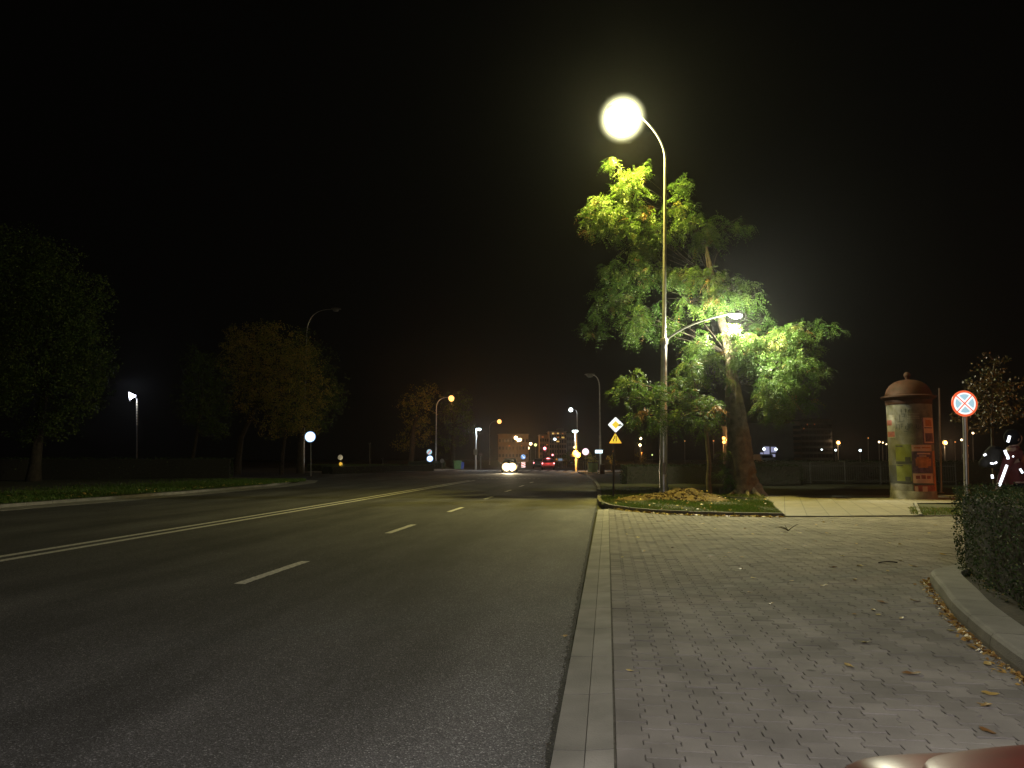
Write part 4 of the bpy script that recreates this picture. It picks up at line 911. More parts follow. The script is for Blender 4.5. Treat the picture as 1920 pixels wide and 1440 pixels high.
    if corner:   # bonnet panel standing a hair proud of the wings, with its shut line
        m = MB(); secs = []
        for y, zs, zt, w in ((a - 1.2, .862, .937, hw * .86), (a - .75, .826, .908, hw * .84), (a - .42, .782, .868, hw * .80), (a - .24, .752, .832, hw * .74), (a - .17, .728, .806, hw * .68)):
            secs.append([Vector((x * w, y, zt - (zt - zs) * abs(x) ** 3 * .62 + .006)) for x in [i / 6 for i in range(-6, 7)]])
        n = 13
        m.add([p for s_ in secs for p in s_], [(i * n + k, i * n + k + 1, (i + 1) * n + k + 1, (i + 1) * n + k) for i in range(len(secs) - 1) for k in range(n - 1)])
        hb = m.build('bonnet', paint, t, 80); so = hb.modifiers.new('t', 'SOLIDIFY'); so.thickness = .012; so.offset = 1; ss = hb.modifiers.new('s', 'SUBSURF'); ss.levels = 2; ss.render_levels = 2
        m = MB(); m.plate(rrect(.9, .10, .03), (0, a - .02, .58), (1, 0, 0), (0, 0, 1), .06); m.build('grille', M['black'], t, 40)
    if not rear_lit and not front_lit and not corner: pass
    t.location = loc; t.rotation_euler = (0, 0, rz)
    return t
car(Vector((1.27, -0.11, 0.0)), 0.02, M['redpaint'], 'glossy dark red car parked on the pavers, only a corner of its bonnet in view', 'parked_car', L=4.05, Wd=1.70, corner=True)
p = V(956, 860, 76); p.z = 0
t = car(p, math.pi + TH * .8, M['silver'], 'oncoming car with dazzling headlights in the far left lane', 'oncoming_car', Wd=1.62, front_lit=True)
light('headlight_beam', (0, 2.6, .62), 2500, (1, .80, .48), .1, 'SPOT', t, aim=(0, 1, -.03), size=1.3, blend=.6)
p = V(1027.5, 860, 97); p.z = 0
t = car(p, 0.09, M['redbody'], 'red hatchback seen from behind with lit tail and brake lights, nearest in the queue', 'queueing_car', rear_lit=True, group='cars waiting at the traffic lights')
light('brake_glow', (0, -2.7, .9), 25, (1, .05, .06), .2, 'POINT', t)
p = V(1010.5, 860, 108); p.z = 0
car(p, 0.09, M['darkpaint'], 'dark car with one tail light showing, half hidden left of the red hatchback', 'queueing_car', rear_lit=True, third=False, group='cars waiting at the traffic lights')

# ================================================================== TREES
def frond(mb, p, d, L, t, npair=6, droop=.5):
    """a feathery compound leaf: pairs of small leaflets along a drooping stalk"""
    d = d.normalized(); side = d.cross(UP)
    if side.length < .05: side = Vector((1, 0, 0))
    side.normalize(); s_ = L * .19
    roll = U(-.9, .9); side = (side * math.cos(roll) + d.cross(side) * math.sin(roll)).normalized()
    for i in range(npair + 1):
        q = i / npair; c = p + d * L * q - UP * (droop * L * q * q)
        ax = (d - UP * droop * 2 * q).normalized()
        for sg in ((-1, 1) if i < npair else (0,)):
            u = (side * sg * .9 + ax * .45 - UP * .15 + Vector((N(.12), N(.12), N(.12)))).normalized() if sg else ax
            l_ = s_ * (1.15 - .4 * abs(q - .45)); w = ax.cross(u); w = (ax * .8 + Vector((N(.3), N(.3), N(.3)))).normalized() * l_ * .26
            a = c + u * l_ * .12
            mb.add([a, a + u * l_ * .5 + w, a + u * l_ * 1.15, a + u * l_ * .5 - w], [(0, 1, 2, 3)], t)
def clump_fronds(mb, wood, px, py, rx, ry, d, n=150, fl=.42, tone=0.0, spread=None):
    """a leafy bough: shoot tips spread through an ellipsoid, each a tuft of hanging compound leaves"""
    c = V(px, py, d); k = d / F; ax = rx * k; az = ry * k; ad = (spread or (ax + az) * .5); K = max(3, int(n * 1.9 / 9))
    for i in range(K):
        v = Vector((N(), N(), N())).normalized() * (R() ** .45)
        o = c + RIGHT * v.x * ax * .86 + HEAD * v.y * ad + UP * v.z * az * .86
        out = (RIGHT * v.x + HEAD * v.y * .8 + UP * (v.z * .6 + .15)); out = (out + Vector((N(.35), N(.35), N(.2)))).normalized()
        if wood is not None and R() < .45: wood.tube([c + (o - c) * .1, c + (o - c) * .55 + UP * .06, o], [.012, .008, .004], 4, caps=False)
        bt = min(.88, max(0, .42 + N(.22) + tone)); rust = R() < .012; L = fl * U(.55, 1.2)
        for j in range(9):
            dd = out * U(.2, 1.0) + Vector((N(.55), N(.55), N(.35))) - UP * U(.0, .55)
            t = U(.90, 1) if rust or R() < .012 else min(.9, max(0, bt + N(.07)))
            frond(mb, o + out * U(-.12, .12) - UP * U(0, .12), dd, L * U(.6, 1.1), t, 6, U(.25, .9))
def limb(mb, a, b, r0, r1, sag=.15, n=8, w=6):
    a = Vector(a); b = Vector(b); mid = (a + b) / 2 + UP * (b - a).length * sag; pts = bez(a, mid, b, n)
    pts = [p + Vector((N(.02), N(.02), N(.02))) * (1 if 0 < i < n else 0) * (b - a).length * .25 for i, p in enumerate(pts)]
    mb.tube(pts, [r0 + (r1 - r0) * i / n for i in range(n + 1)], w, caps=False)

# ---- big locust beside the lamp
TB = G(1385, 931); TD = D(1385, 931)
t = thing('locust_tree', TB, 'big drooping locust tree beside the tall lamp post, lit bright green', 'tree')
tk = MB(); cr = MB(); lb = MB()
trunk_px = [(1392, 935, 34), (1390, 905, 27), (1388, 870, 24), (1385, 830, 21), (1381, 790, 18.5), (1377, 750, 16.5), (1372, 700, 14.5), (1362, 640, 12), (1345, 570, 10), (1330, 500, 8), (1322, 455, 3)]
pts = [V(x, y, TD + max(0, (760 - y)) * .011) for x, y, r in trunk_px]; pts[0].z = .02; rad = [r * TD / F * (1 if y > 700 else .7) for x, y, r in trunk_px]
# fluted, uneven trunk
n = 22; vs = []; fs = []; fine = []
for i in range(len(pts) - 1):
    for q in range(5): fine.append((pts[i].lerp(pts[i + 1], q / 5), rad[i] + (rad[i + 1] - rad[i]) * q / 5))
fine.append((pts[-1], rad[-1])); ph_ = [U(0, 6.28) for _ in range(3)]
for i, (p, r) in enumerate(fine):
    hgt = p.z
    for k in range(n):
        an = 2 * math.pi * k / n
        rr = r * (1 + .10 * math.sin(3 * an + ph_[0] + hgt * .25) + .07 * math.sin(7 * an + ph_[1] + hgt * .8) + .05 * N() + .28 * math.exp(-hgt * 2.2) * (math.sin(4 * an + ph_[2]) + .6))
        vs.append(p + RIGHT * math.cos(an) * rr + HEAD * math.sin(an) * rr)
for i in range(len(fine) - 1):
    for k in range(n): fs.append((i * n + k, i * n + (k + 1) % n, (i + 1) * n + (k + 1) % n, (i + 1) * n + k))
tk.add(vs, fs)
for (px, py, r) in ((1436, 938, .16), (1352, 938, .10), (1408, 941, .10)):   # surface roots
    e = G(px, py); tk.tube(bez(V(1396, 905, TD), V((1396 + px) / 2, 926, TD - .1), Vector((e.x, e.y, -.02)), 8), [r * 1.0, r, r * .95, r * .8, r * .65, r * .5, r * .38, r * .25, r * .1], 8)
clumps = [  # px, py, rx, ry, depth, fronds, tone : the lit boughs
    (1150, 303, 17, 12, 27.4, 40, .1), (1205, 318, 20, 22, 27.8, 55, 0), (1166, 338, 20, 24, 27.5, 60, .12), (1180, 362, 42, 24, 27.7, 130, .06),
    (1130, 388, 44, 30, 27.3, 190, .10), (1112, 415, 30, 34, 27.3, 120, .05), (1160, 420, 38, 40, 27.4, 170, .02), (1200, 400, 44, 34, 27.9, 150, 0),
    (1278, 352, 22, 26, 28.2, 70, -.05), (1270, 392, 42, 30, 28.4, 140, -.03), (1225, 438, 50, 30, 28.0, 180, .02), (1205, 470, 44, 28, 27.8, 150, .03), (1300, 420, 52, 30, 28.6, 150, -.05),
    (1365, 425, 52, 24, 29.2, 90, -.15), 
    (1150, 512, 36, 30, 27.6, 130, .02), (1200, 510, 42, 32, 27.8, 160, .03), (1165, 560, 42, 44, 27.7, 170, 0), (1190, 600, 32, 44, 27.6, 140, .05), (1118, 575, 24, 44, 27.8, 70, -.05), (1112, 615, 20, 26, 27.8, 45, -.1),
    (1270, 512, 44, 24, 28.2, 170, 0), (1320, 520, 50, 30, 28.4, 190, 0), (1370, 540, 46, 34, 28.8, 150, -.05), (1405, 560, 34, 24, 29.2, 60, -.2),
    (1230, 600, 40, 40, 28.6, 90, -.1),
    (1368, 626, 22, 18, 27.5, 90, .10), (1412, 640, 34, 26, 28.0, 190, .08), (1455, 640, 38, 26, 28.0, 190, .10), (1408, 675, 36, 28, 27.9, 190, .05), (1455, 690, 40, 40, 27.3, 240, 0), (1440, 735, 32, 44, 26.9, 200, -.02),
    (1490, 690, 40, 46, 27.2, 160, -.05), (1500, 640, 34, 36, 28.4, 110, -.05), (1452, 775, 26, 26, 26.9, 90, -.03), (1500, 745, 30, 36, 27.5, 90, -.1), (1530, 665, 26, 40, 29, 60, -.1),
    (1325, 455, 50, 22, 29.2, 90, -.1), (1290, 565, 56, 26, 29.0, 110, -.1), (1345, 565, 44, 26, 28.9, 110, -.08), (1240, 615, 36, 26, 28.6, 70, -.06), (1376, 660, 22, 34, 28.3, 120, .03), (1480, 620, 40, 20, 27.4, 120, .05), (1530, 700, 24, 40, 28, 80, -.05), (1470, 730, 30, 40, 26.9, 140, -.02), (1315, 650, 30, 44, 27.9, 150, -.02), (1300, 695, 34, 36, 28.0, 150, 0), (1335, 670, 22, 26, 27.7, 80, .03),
    # masses behind and to the right, dimmed by darker leaf colour
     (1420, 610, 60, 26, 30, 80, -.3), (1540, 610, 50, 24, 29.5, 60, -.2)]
fork = [V(x, y, TD + (760 - y) * .011) for x, y in ((1374, 715), (1366, 660), (1350, 590), (1335, 520), (1320, 440))]
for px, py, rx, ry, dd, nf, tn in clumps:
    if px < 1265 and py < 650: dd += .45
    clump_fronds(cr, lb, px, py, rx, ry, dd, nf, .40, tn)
    c = V(px, py, dd); f_ = min(fork, key=lambda q: (q - c).length + (3.0 if q.z > c.z - .4 else 0)); q_ = (px < 1270 and 480 < py < 700) or R() < .2; limb(lb, f_ + HEAD * .3, c + HEAD * (.15 if q_ else .4), .009 if q_ else .020, .005, .10)
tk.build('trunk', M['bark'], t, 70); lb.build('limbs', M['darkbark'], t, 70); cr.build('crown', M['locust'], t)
# ---- young locust in front, with the low left boughs
TB2 = G(1331, 935); D2 = D(1331, 935); t = thing('young_locust_tree', TB2, 'young locust with a thin bare stem between the lamp post and the big trunk', 'tree'); tk = MB(); cr = MB()
sp_ = [(1331, 936, 6), (1328, 900, 4.6), (1330, 870, 4.2), (1326, 830, 3.8), (1322, 790, 3.2), (1312, 750, 2.6), (1300, 710, 1.8)]
pts = [V(x, y, D2) for x, y, r in sp_]; pts[0].z = .05; tk.tube(pts, [r * D2 / F for x, y, r in sp_], 10)
for px, py, rx, ry, dd, nf, tn in [(1185, 715, 40, 24, 26.0, 130, -.02), (1165, 745, 24, 24, 26.0, 50, -.1), (1225, 735, 46, 30, 25.9, 170, 0), (1270, 725, 40, 36, 25.7, 170, 0), (1300, 745, 36, 36, 25.6, 150, 0), (1215, 775, 46, 28, 26.1, 130, -.06), (1270, 780, 44, 30, 25.9, 140, -.04), (1310, 790, 30, 32, 25.7, 110, -.05), (1340, 760, 20, 34, 25.6, 70, -.05), (1240, 800, 44, 20, 26.3, 60, -.12), (1295, 690, 28, 26, 25.9, 90, 0)]:
    clump_fronds(cr, tk, px, py, rx * .92, ry * .92, dd + N(.25), int(nf * .55), .40, tn); limb(tk, V(1316, 770, D2), V(px, py, dd), .035, .012, .08)
tk.build('trunk', M['bark'], t, 70); cr.build('crown', M['locust'], t)
# ---- shoots round the foot of the big trunk
sh = MB(); st_ = MB(); sr = thing('trunk_shoots', G(1395, 938), 'leafy shoots growing round the foot of the big locust trunk', 'shrub')
for px, py, rx, ry, dd in ((1357, 885, 18, 22, 27.9), (1372, 905, 14, 18, 27.6), (1408, 885, 10, 26, 28.0), (1360, 850, 10, 16, 28), (1373, 770, 12, 30, 28.0), (1368, 712, 10, 20, 28.0)):
    clump_fronds(sh, None, px, py, rx, ry, dd, 45, .30, -.1, .2)
sh.build('leaves', M['locust'], sr)
# ---- generic broadleaf tree
def leaf_tree(name, label, trunk_px, d, clumps, lm, n=260, ls=.12, group=None, bark='darkbark', depth=.8):
    b = V(trunk_px[0][0], trunk_px[0][1], d); b.z = 0.02; t = thing(name, b, label, 'tree', group); tk = MB(); cr = MB()
    pts = [V(x, y, d) for x, y, r in trunk_px]; pts[0].z = .0; tk.tube(pts, [r * d / F for x, y, r in trunk_px], 12)
    for px, py, rx, ry, od in clumps:
        c = V(px, py, d + od); k = (d + od) / F; ax, az = rx * k, ry * k; ad = (ax + az) / 2 * depth
        limb(tk, pts[-1], c, trunk_px[-1][2] * d / F * .6, .02, .05)
        cnt = int(n * 3.4 * (rx * ry) / 900)
        for i in range(max(5, cnt // 14)):   # twigs carrying leaf tufts, thinner towards the middle
            v = Vector((N(), N(), N())).normalized() * (R() ** .38) * U(.85, 1.22)
            o = c + RIGHT * v.x * ax + HEAD * v.y * ad + UP * v.z * az; ts = U(.7, 1.5) * ls * 2.6; bt = R()
            for j in range(14):
                p = o + Vector((N(ts * .5), N(ts * .5), N(ts * .4))); u = Vector((N(), N(), N() - .3)).normalized() * ls * U(.5, 1.1); w = u.cross(Vector((N(), N(), N()))).normalized() * ls * U(.25, .5)
                cr.add([p - u * .6, p + w - u * .1, p + u * .7, p - w - u * .1], [(0, 1, 2, 3)], min(1, max(0, bt + N(.2))))
    tk.build('trunk', M[bark], t, 70); cr.build('crown', lm, t); return t
leaf_tree('roadside_tree', 'large dark tree at the left edge with its crown over the verge', [(62, 906, 14), (66, 870, 10), (70, 830, 9), (75, 790, 8), (85, 720, 6)], 44,
          [(30, 560, 110, 90, 0), (100, 600, 90, 80, 0), (-40, 640, 80, 90, 0), (60, 690, 90, 70, -1), (150, 640, 60, 60, 0), (180, 690, 40, 40, 0), (150, 730, 50, 50, -1), (10, 730, 50, 50, -1.5), (110, 780, 40, 36, -1), (170, 560, 40, 50, 1), (0, 480, 100, 60, 1), (90, 500, 60, 60, 1), (60, 810, 50, 22, 0)], M['greenleaf'], 230, .12)
leaf_tree('leaning_tree', 'slim green tree with a thin leaning stem left of the golden tree', [(355, 894, 4), (361, 860, 3.4), (368, 820, 3), (376, 760, 2.4)], 58,
          [(385, 700, 46, 44, 0), (375, 740, 46, 40, 0), (395, 780, 44, 34, 0), (370, 670, 26, 26, 0), (415, 740, 26, 40, 0), (355, 775, 24, 26, 0), (400, 805, 30, 20, 0)], M['greenleaf'], 260, .11)
leaf_tree('golden_tree', 'broad golden-brown autumn tree behind the round pale blue sign', [(445, 892, 7), (447, 860, 6), (452, 820, 5), (480, 760, 4)], 67,
          [(470, 650, 54, 40, 0), (530, 650, 54, 40, -1), (450, 690, 40, 44, 0), (510, 700, 60, 50, -2), (560, 690, 50, 50, -1), (480, 745, 46, 40, -1), (540, 755, 54, 44, -2), (590, 740, 40, 50, 0), (520, 800, 40, 26, -1), (570, 800, 36, 22, -1), (500, 620, 34, 22, 0), (445, 640, 26, 30, 1)], M['autumn'], 320, .12)
leaf_tree('green_tree', 'green-leaved tree right behind the golden tree, nearest the side road', [(563, 892, 7), (563, 850, 6), (565, 800, 5)], 71,
          [(590, 680, 40, 40, 0), (615, 730, 36, 40, 0), (600, 770, 40, 36, 0), (570, 650, 30, 34, 0), (635, 745, 18, 22, 0), (580, 800, 34, 22, 0)], M['greenleaf'], 300, .12)
leaf_tree('slim_tree', 'slim tree with a thin bare stem behind the trunks of the golden tree', [(527, 890, 4), (530, 850, 3.4), (535, 810, 3)], 66, [(535, 790, 22, 18, 0), (545, 770, 20, 16, 0)], M['greenleaf'], 260, .11)
leaf_tree('dark_tree', 'large dim tree just left of the nearer orange lamp', [(770, 885, 6), (772, 850, 5), (775, 800, 4)], 112, [(780, 770, 34, 40, 3), (790, 810, 30, 30, 3), (760, 830, 24, 24, 3), (800, 740, 22, 30, 3)], M['autumn'], 260, .2)
leaf_tree('dark_tree', 'large dim green tree between the two orange lamps', [(850, 880, 6), (850, 850, 5), (848, 800, 4)], 125, [(850, 770, 34, 40, 0), (865, 800, 28, 34, 0), (840, 825, 30, 26, 0), (870, 760, 18, 30, 0), (880, 790, 12, 24, 0)], M['greenleaf'], 260, .22)
leaf_tree('young_maple', 'faint brownish young tree with a thin stem behind the no stopping sign', [(1862, 880, 2.4), (1861, 850, 2.2), (1860, 800, 2.0), (1860, 720, 1.6)], 20.5,
          [(1865, 680, 22, 26, 0), (1850, 720, 34, 34, 0), (1885, 730, 30, 36, .3), (1860, 765, 44, 34, 0), (1900, 770, 26, 30, .3), (1835, 745, 22, 28, .2), (1840, 795, 24, 16, .1), (1797, 785, 9, 8, 0)], M['dimleaf'], 80, .07)
leaf_tree('dark_bush', 'round black bush right of the queueing cars', [(1066, 880, 2), (1066, 870, 2)], 128, [(1066, 856, 12, 14, 0), (1060, 862, 10, 12, 0), (1072, 862, 10, 12, 0)], M['greenleaf'], 500, .16)
leaf_tree('lit_bush', 'small yellowish tree behind the round white sign, lit by the beacons', [(1106, 880, 1.6), (1106, 866, 1.4)], 88, [(1104, 858, 10, 9, 0), (1112, 862, 9, 8, 0), (1108, 866, 10, 6, 0)], M['autumn'], 500, .12)

# ================================================================== HEDGES AND FENCES
def hedge(name, label, poly, z0, z1, n, ls, lm=None, jit=.06, group=None, core=.82):
    """clipped hedge: dark twiggy core and leaves all over its sides and top"""
    poly = [Vector(p) for p in poly]; c = sum(poly, Vector((0, 0))) / len(poly); t = thing(name, (c.x, c.y, z0), label, 'hedge', group)
    m = MB(); ip = [p + (c - p).normalized() * min(.12, (c - p).length * .2) for p in poly]; k = len(ip)
    m.add([(p.x, p.y, z0) for p in ip] + [(p.x, p.y, z1 - .1) for p in ip], [tuple(range(k, 2 * k)), tuple(range(k))[::-1]] + [(i, (i + 1) % k, (i + 1) % k + k, i + k) for i in range(k)])
    m.build('twigs', mat('hedge_twigs', (.018, .016, .010), .95, var=.3, scale=15), t)
    m = MB(); per = sum((poly[i] - poly[i - 1]).length for i in range(k)); xs = [p.x for p in poly]; ys = [p.y for p in poly]
    def inp(x, y):
        r_ = False
        for i in range(k):
            a, b = poly[i], poly[i - 1]
            if (a.y > y) != (b.y > y) and x < (b.x - a.x) * (y - a.y) / (b.y - a.y) + a.x: r_ = not r_
        return r_
    area = abs(sum(poly[i - 1].x * poly[i].y - poly[i].x * poly[i - 1].y for i in range(k))) / 2
    ns = int(n * per * (z1 - z0) / (per * (z1 - z0) + area))
    def lf(p):
        u = Vector((N(), N(), N() + .4)).normalized() * ls * U(.5, 1.2); w = u.cross(Vector((N(), N(), N()))).normalized() * ls * U(.25, .5)
        m.add([p - u * .5, p + w, p + u * .6, p - w], [(0, 1, 2, 3)], min(1, max(0, .42 + N(.28))))
    for i in range(ns):
        q = U(0, per); j = 0
        while q > (poly[j] - poly[j - 1]).length: q -= (poly[j] - poly[j - 1]).length; j += 1
        a, b = poly[j - 1], poly[j]; p = a.lerp(b, q / (b - a).length); o = (c - p).normalized(); z = U(z0, z1)
        bulge = .05 * math.sin(z * 7 + q * 5) + .03 * math.sin(q * 13)
        p = p + o * (abs(N(jit)) - jit * .7 + bulge * .5); lf(Vector((p.x, p.y, z + N(.02))))
    while len(m.f) < n:
        x, y = U(min(xs), max(xs)), U(min(ys), max(ys))
        if inp(x, y): lf(Vector((x, y, z1 - abs(N(jit)) + .02 * math.sin(x * 6) + .03 * math.sin(y * 5 + x) + (abs(N(.05)) if R() < .05 else 0))))
    m.build('leaves', lm or M['hedge'], t); return t
hedge('clipped_hedge', 'dark green clipped hedge inside the curved kerb at the right edge', [(4.10, 9.62), (3.78, 8.5), (3.56, 7.35), (3.40, 6.3), (3.30, 5.2), (5.6, 4.6), (7.6, 9.6), (6.6, 10.3), (4.9, 10.2)], .10, 1.06, 34000, .026)
hedge('long_hedge', 'long dark hedge beyond the left verge', [(-60, 30), (-60, 34), (-34, 47), (-26.5, 50.5), (-25.5, 48.5), (-33, 44.5), (-44, 37), (-45, 20), (-48, 20)], .05, 1.46, 16000, .11, M['hedge'], .15)
hedge('low_hedge', 'low yellowish-green hedge behind the yellow bollard', [(-34, 82), (-23, 80), (-23, 82), (-34, 84)], 0, .75, 6000, .09, M['greenleaf'], .08)
hedge('dark_hedge', 'low dark hedge along the left kerb before the keep right signs', [(-25, 66), (-19.6, 84), (-20.8, 84.5), (-26.4, 67)], 0, .75, 5000, .09, M['hedge'], .08)
hedge('square_hedge', 'clipped square hedge left of the blue and green bins', [(-27, 100), (-22, 99), (-22, 101), (-27, 102)], 0, 1.0, 3000, .10, M['hedge'], .06)
hedge('rear_hedge', 'long black hedge behind the island lawn and the lamp post', [(0.9, 40), (10.5, 42.5), (10.3, 43.8), (0.7, 41.2)], 0, 1.08, 9000, .07, M['hedgedark'], .08)
# island by the side road (pale lit pavement) and rear fence
struct(sheet([(-31.5, 72.5), (-24.5, 69.5), (-20.6, 77), (-19.9, 80), (-25, 75.5), (-31, 77.5)], .05), 'side_road_island', m_slabs('island_slabs', (.34, .31, .25), .4, .4, .1, .01, .6))
struct(sheet([(-19.0, 83), (-19.0, 96), (-30, 106), (-30, 96)], .03), 'left_crossing_pavement', m_slabs('crossing_slabs_left', (.32, .31, .28), .4, .4, 0, .01, .6))
struct(sheet([(-3.0, 80), (8, 80), (8, 93), (-3.0, 93)], .03), 'right_crossing_pavement', m_slabs('crossing_slabs_right', (.32, .31, .28), .4, .4, 0, .01, .6))
d = 52
fa, fb = V(1395, 860, 44), V(1790, 860, 40)
fe = thing('rail_fence', Vector((fa.x, fa.y, 0)), 'low dark metal fence of upright bars behind the slab path', 'fence')
m = MB()
for z in (.18, 1.0): m.tube([(fa.x, fa.y, z), (fb.x, fb.y, z)], .022, 6)
for k in range(95): p = Vector((fa.x, fa.y, 0)).lerp(Vector((fb.x, fb.y, 0)), k / 94); m.tube([p + UP * .08, p + UP * 1.08], .010, 5)
m.build('bars', M['darkmetal'], fe)
for k in range(7): p = Vector((fa.x, fa.y, 0)).lerp(Vector((fb.x, fb.y, 0)), k / 6); m = MB(); m.tube([p, p + UP * 1.2], .035, 8); m.build('post', M['darkmetal'], fe)
hedge('fence_hedge', 'long black hedge behind the low metal fence on the right', [(fa.x - .5, fa.y + 1), (fb.x + 8, fb.y + 2), (fb.x + 8, fb.y + 3.4), (fa.x - .5, fa.y + 2.4)], 0, 1.3, 7000, .08, M['hedgedark'], .08)
# thin grey mast beside the poster column
b = V(1762, 880, 31); b.z = 0; m = MB(); m.tube([b, V(1760.5, 728, 31)], [.05, .035], 8)
pr = thing('metal_post', b, 'thin tall grey mast just right of the poster column', 'post'); m.build('shaft', M['greymetal'], pr, 60); m = MB(); m.lathe(b, [(.12, 0), (.12, .02), (.06, .04)], 10); m.build('base_plate', M['greymetal'], pr)

# ================================================================== POSTER COLUMN
CD = D(1713, 937); CB = G(1713, 937); CR = 39 / F * CD; CT = V(1713, 753, CD).z
t = thing('poster_column', CB, 'round advertising column with brown domed cap, pasted with worn posters', 'advertising column')
m = MB(); m.lathe(CB, [(CR * 1.0, 0), (CR * 1.0, .30), (CR * .985, .32)], 40); m.build('plinth', M['concrete'], t, 40)
m = MB(); m.lathe(CB, [(CR * .98, .30), (CR * .98, CT - .1)], 48); m.build('drum', M['paper'], t, 40)
m = MB(); m.lathe(CB + UP * (CT - .12), [(CR * 1.0, 0), (CR * 1.02, .04), (CR * 1.02, .16), (CR * 1.12, .20), (CR * 1.20, .25), (CR * 1.20, .29), (CR * 1.05, .32)], 48); m.build('cornice', M['brownpaint'], t, 40)
hcap = V(1713, 722, CD).z - CT
m = MB(); m.lathe(CB + UP * (CT + .19), [(CR * 1.04, 0), (CR * 1.0, hcap * .18), (CR * .93, hcap * .42), (CR * .80, hcap * .66), (CR * .60, hcap * .84), (CR * .35, hcap * .95), (CR * .10, hcap)], 40); m.build('dome', M['brownpaint'], t, 60)
m = MB(); m.lathe(CB + UP * (CT + .19 + hcap), [(CR * .10, -.02), (CR * .08, .05), (CR * .14, .10), (CR * .16, .17), (CR * .10, .24), (CR * .02, .27)], 16); m.build('finial', M['brownpaint'], t, 60)
CV = Vector((CB.x, CB.y, 0)).normalized(); CX = Vector((CV.y, -CV.x, 0))
def cyl_patch(mb, xa, xb, ya, yb, off, n=10, th=.004):
    """patch of paper on the drum; xa..xb in drum radii across the visible face, ya..yb picture rows"""
    a0, a1 = math.asin(max(-.995, min(.995, xa))), math.asin(max(-.995, min(.995, xb))); z0, z1 = V(1713, yb, CD - CR).z, V(1713, ya, CD - CR).z
    nn = max(1, int(n * abs(a1 - a0))) + 1; rr = CR * .98 + off; vs = []; fs = []
    for i in range(nn + 1):
        a = a0 + (a1 - a0) * i / nn; p = CB + CX * math.sin(a) * rr - CV * math.cos(a) * rr
        p2 = CB + CX * math.sin(a) * (rr - th) - CV * math.cos(a) * (rr - th)
        vs += [(p.x, p.y, z0), (p.x, p.y, z1), (p2.x, p2.y, z0), (p2.x, p2.y, z1)]
    for i in range(nn):
        j = i * 4; fs += [(j, j + 4, j + 5, j + 1), (j + 1, j + 5, j + 7, j + 3), (j, j + 2, j + 6, j + 4)]
    fs += [(0, 1, 3, 2), (nn * 4, nn * 4 + 2, nn * 4 + 3, nn * 4 + 1)]
    mb.add(vs, fs)
def X(px): return (px - 1713.5) / 39.0
def poster(name, xa, xb, ya, yb, m_, off=.005):
    m = MB(); cyl_patch(m, X(xa), X(xb), ya, yb, off); return m.build(name, m_, t)
def print_on(par, rects, m_, off, name='print'):
    m = MB()
    for xa, xb, ya, yb in rects: cyl_patch(m, X(xa), X(xb), ya, yb, off, th=.002)
    return m.build(name, m_, par)
big_ = poster('poster', 1682, 1733, 768, 833, M['paper'], .005); big_['label'] = 'large grey poster with loose black brush writing'
strokes = [(1700, 1701.2, 766, 772), (1705, 1709, 766, 767), (1707, 1708, 767, 772), (1712, 1713, 768, 771.5), (1713, 1716, 767.5, 768.5), (1718, 1719, 766.5, 771.5),
           (1700, 1706, 775, 776), (1705, 1706, 776, 780), (1702, 1705, 780, 781), (1697, 1698, 777, 790), (1694, 1703, 789.5, 790.5), (1703, 1705, 788, 789),
           (1691, 1692, 794, 803), (1693, 1697, 795, 796), (1696, 1697, 796, 805), (1699, 1703, 794, 795), (1699, 1700, 795, 803), (1700, 1702.5, 798, 799), (1706, 1707, 798, 804), (1707, 1710, 804, 805), (1710, 1711, 793, 807), (1703, 1709, 808, 809),
           (1713, 1717, 794, 795), (1713, 1714, 795, 804), (1717, 1718, 795, 799), (1724, 1725, 796, 803), (1725, 1728, 803, 804), (1728, 1729, 795, 805), (1731, 1732, 797, 805)]
print_on(big_, strokes, M['ink'], .009, 'brush_writing'); print_on(big_, [(1710, 1730, 774.5 + k * 3, 775.6 + k * 3) for k in range(4)], M['concrete'], .009, 'small_print')
o = poster('poster', 1675.5, 1689, 776, 820, M['concrete'], .006); print_on(o, [(1676, 1688, 808, 818), (1676, 1684, 786, 796)], M['redprint'], .010)
o = poster('poster', 1734, 1752, 783, 833, M['pastel'], .006); o['label'] = 'pale pink poster with a dark purple frame'
print_on(o, [(1734, 1736, 783, 833), (1736, 1752, 830.5, 833), (1738, 1750, 812, 828), (1737, 1750, 801, 803)], M['purple'], .010); print_on(o, [(1739, 1749, 787, 799)], M['orange'], .010)
o = poster('poster', 1688, 1714, 833, 867.5, M['ygreen'], .007); print_on(o, [(1688, 1714, 865, 869), (1703, 1712, 857, 865), (1689, 1700, 835, 837.5)], M['ink'], .011)
o = poster('poster', 1688, 1713, 871, 905.5, M['ygreen'], .007); print_on(o, [(1688, 1713, 902.5, 906), (1702, 1711, 894, 902), (1689, 1699, 872, 874)], M['ink'], .011)
poster('poster', 1676, 1688, 872, 906, M['ink'], .006); poster('poster', 1676, 1687.5, 835, 870, M['paper'], .006)
o = poster('poster', 1714.5, 1747, 834, 846, M['pastel'], .007); print_on(o, [(1718, 1729, 838, 841), (1731, 1745, 838, 840.5)], M['orange'], .011)
o = poster('poster', 1714.5, 1747, 847, 887, M['purple'], .007); o['label'] = 'dark purple poster with an orange picture in the middle'
print_on(o, [(1720, 1745, 860, 874), (1722, 1742, 857, 860), (1724, 1740, 874, 877)], M['orange'], .011); print_on(o, [(1723, 1744, 849, 852), (1726, 1738, 854, 856)], M['pastel'], .011)
o = poster('poster', 1714.5, 1747, 888, 906, M['pastel'], .007); print_on(o, [(1719, 1726, 892, 898), (1728, 1735, 891, 898), (1737, 1743, 892, 898)], M['redprint'], .011)
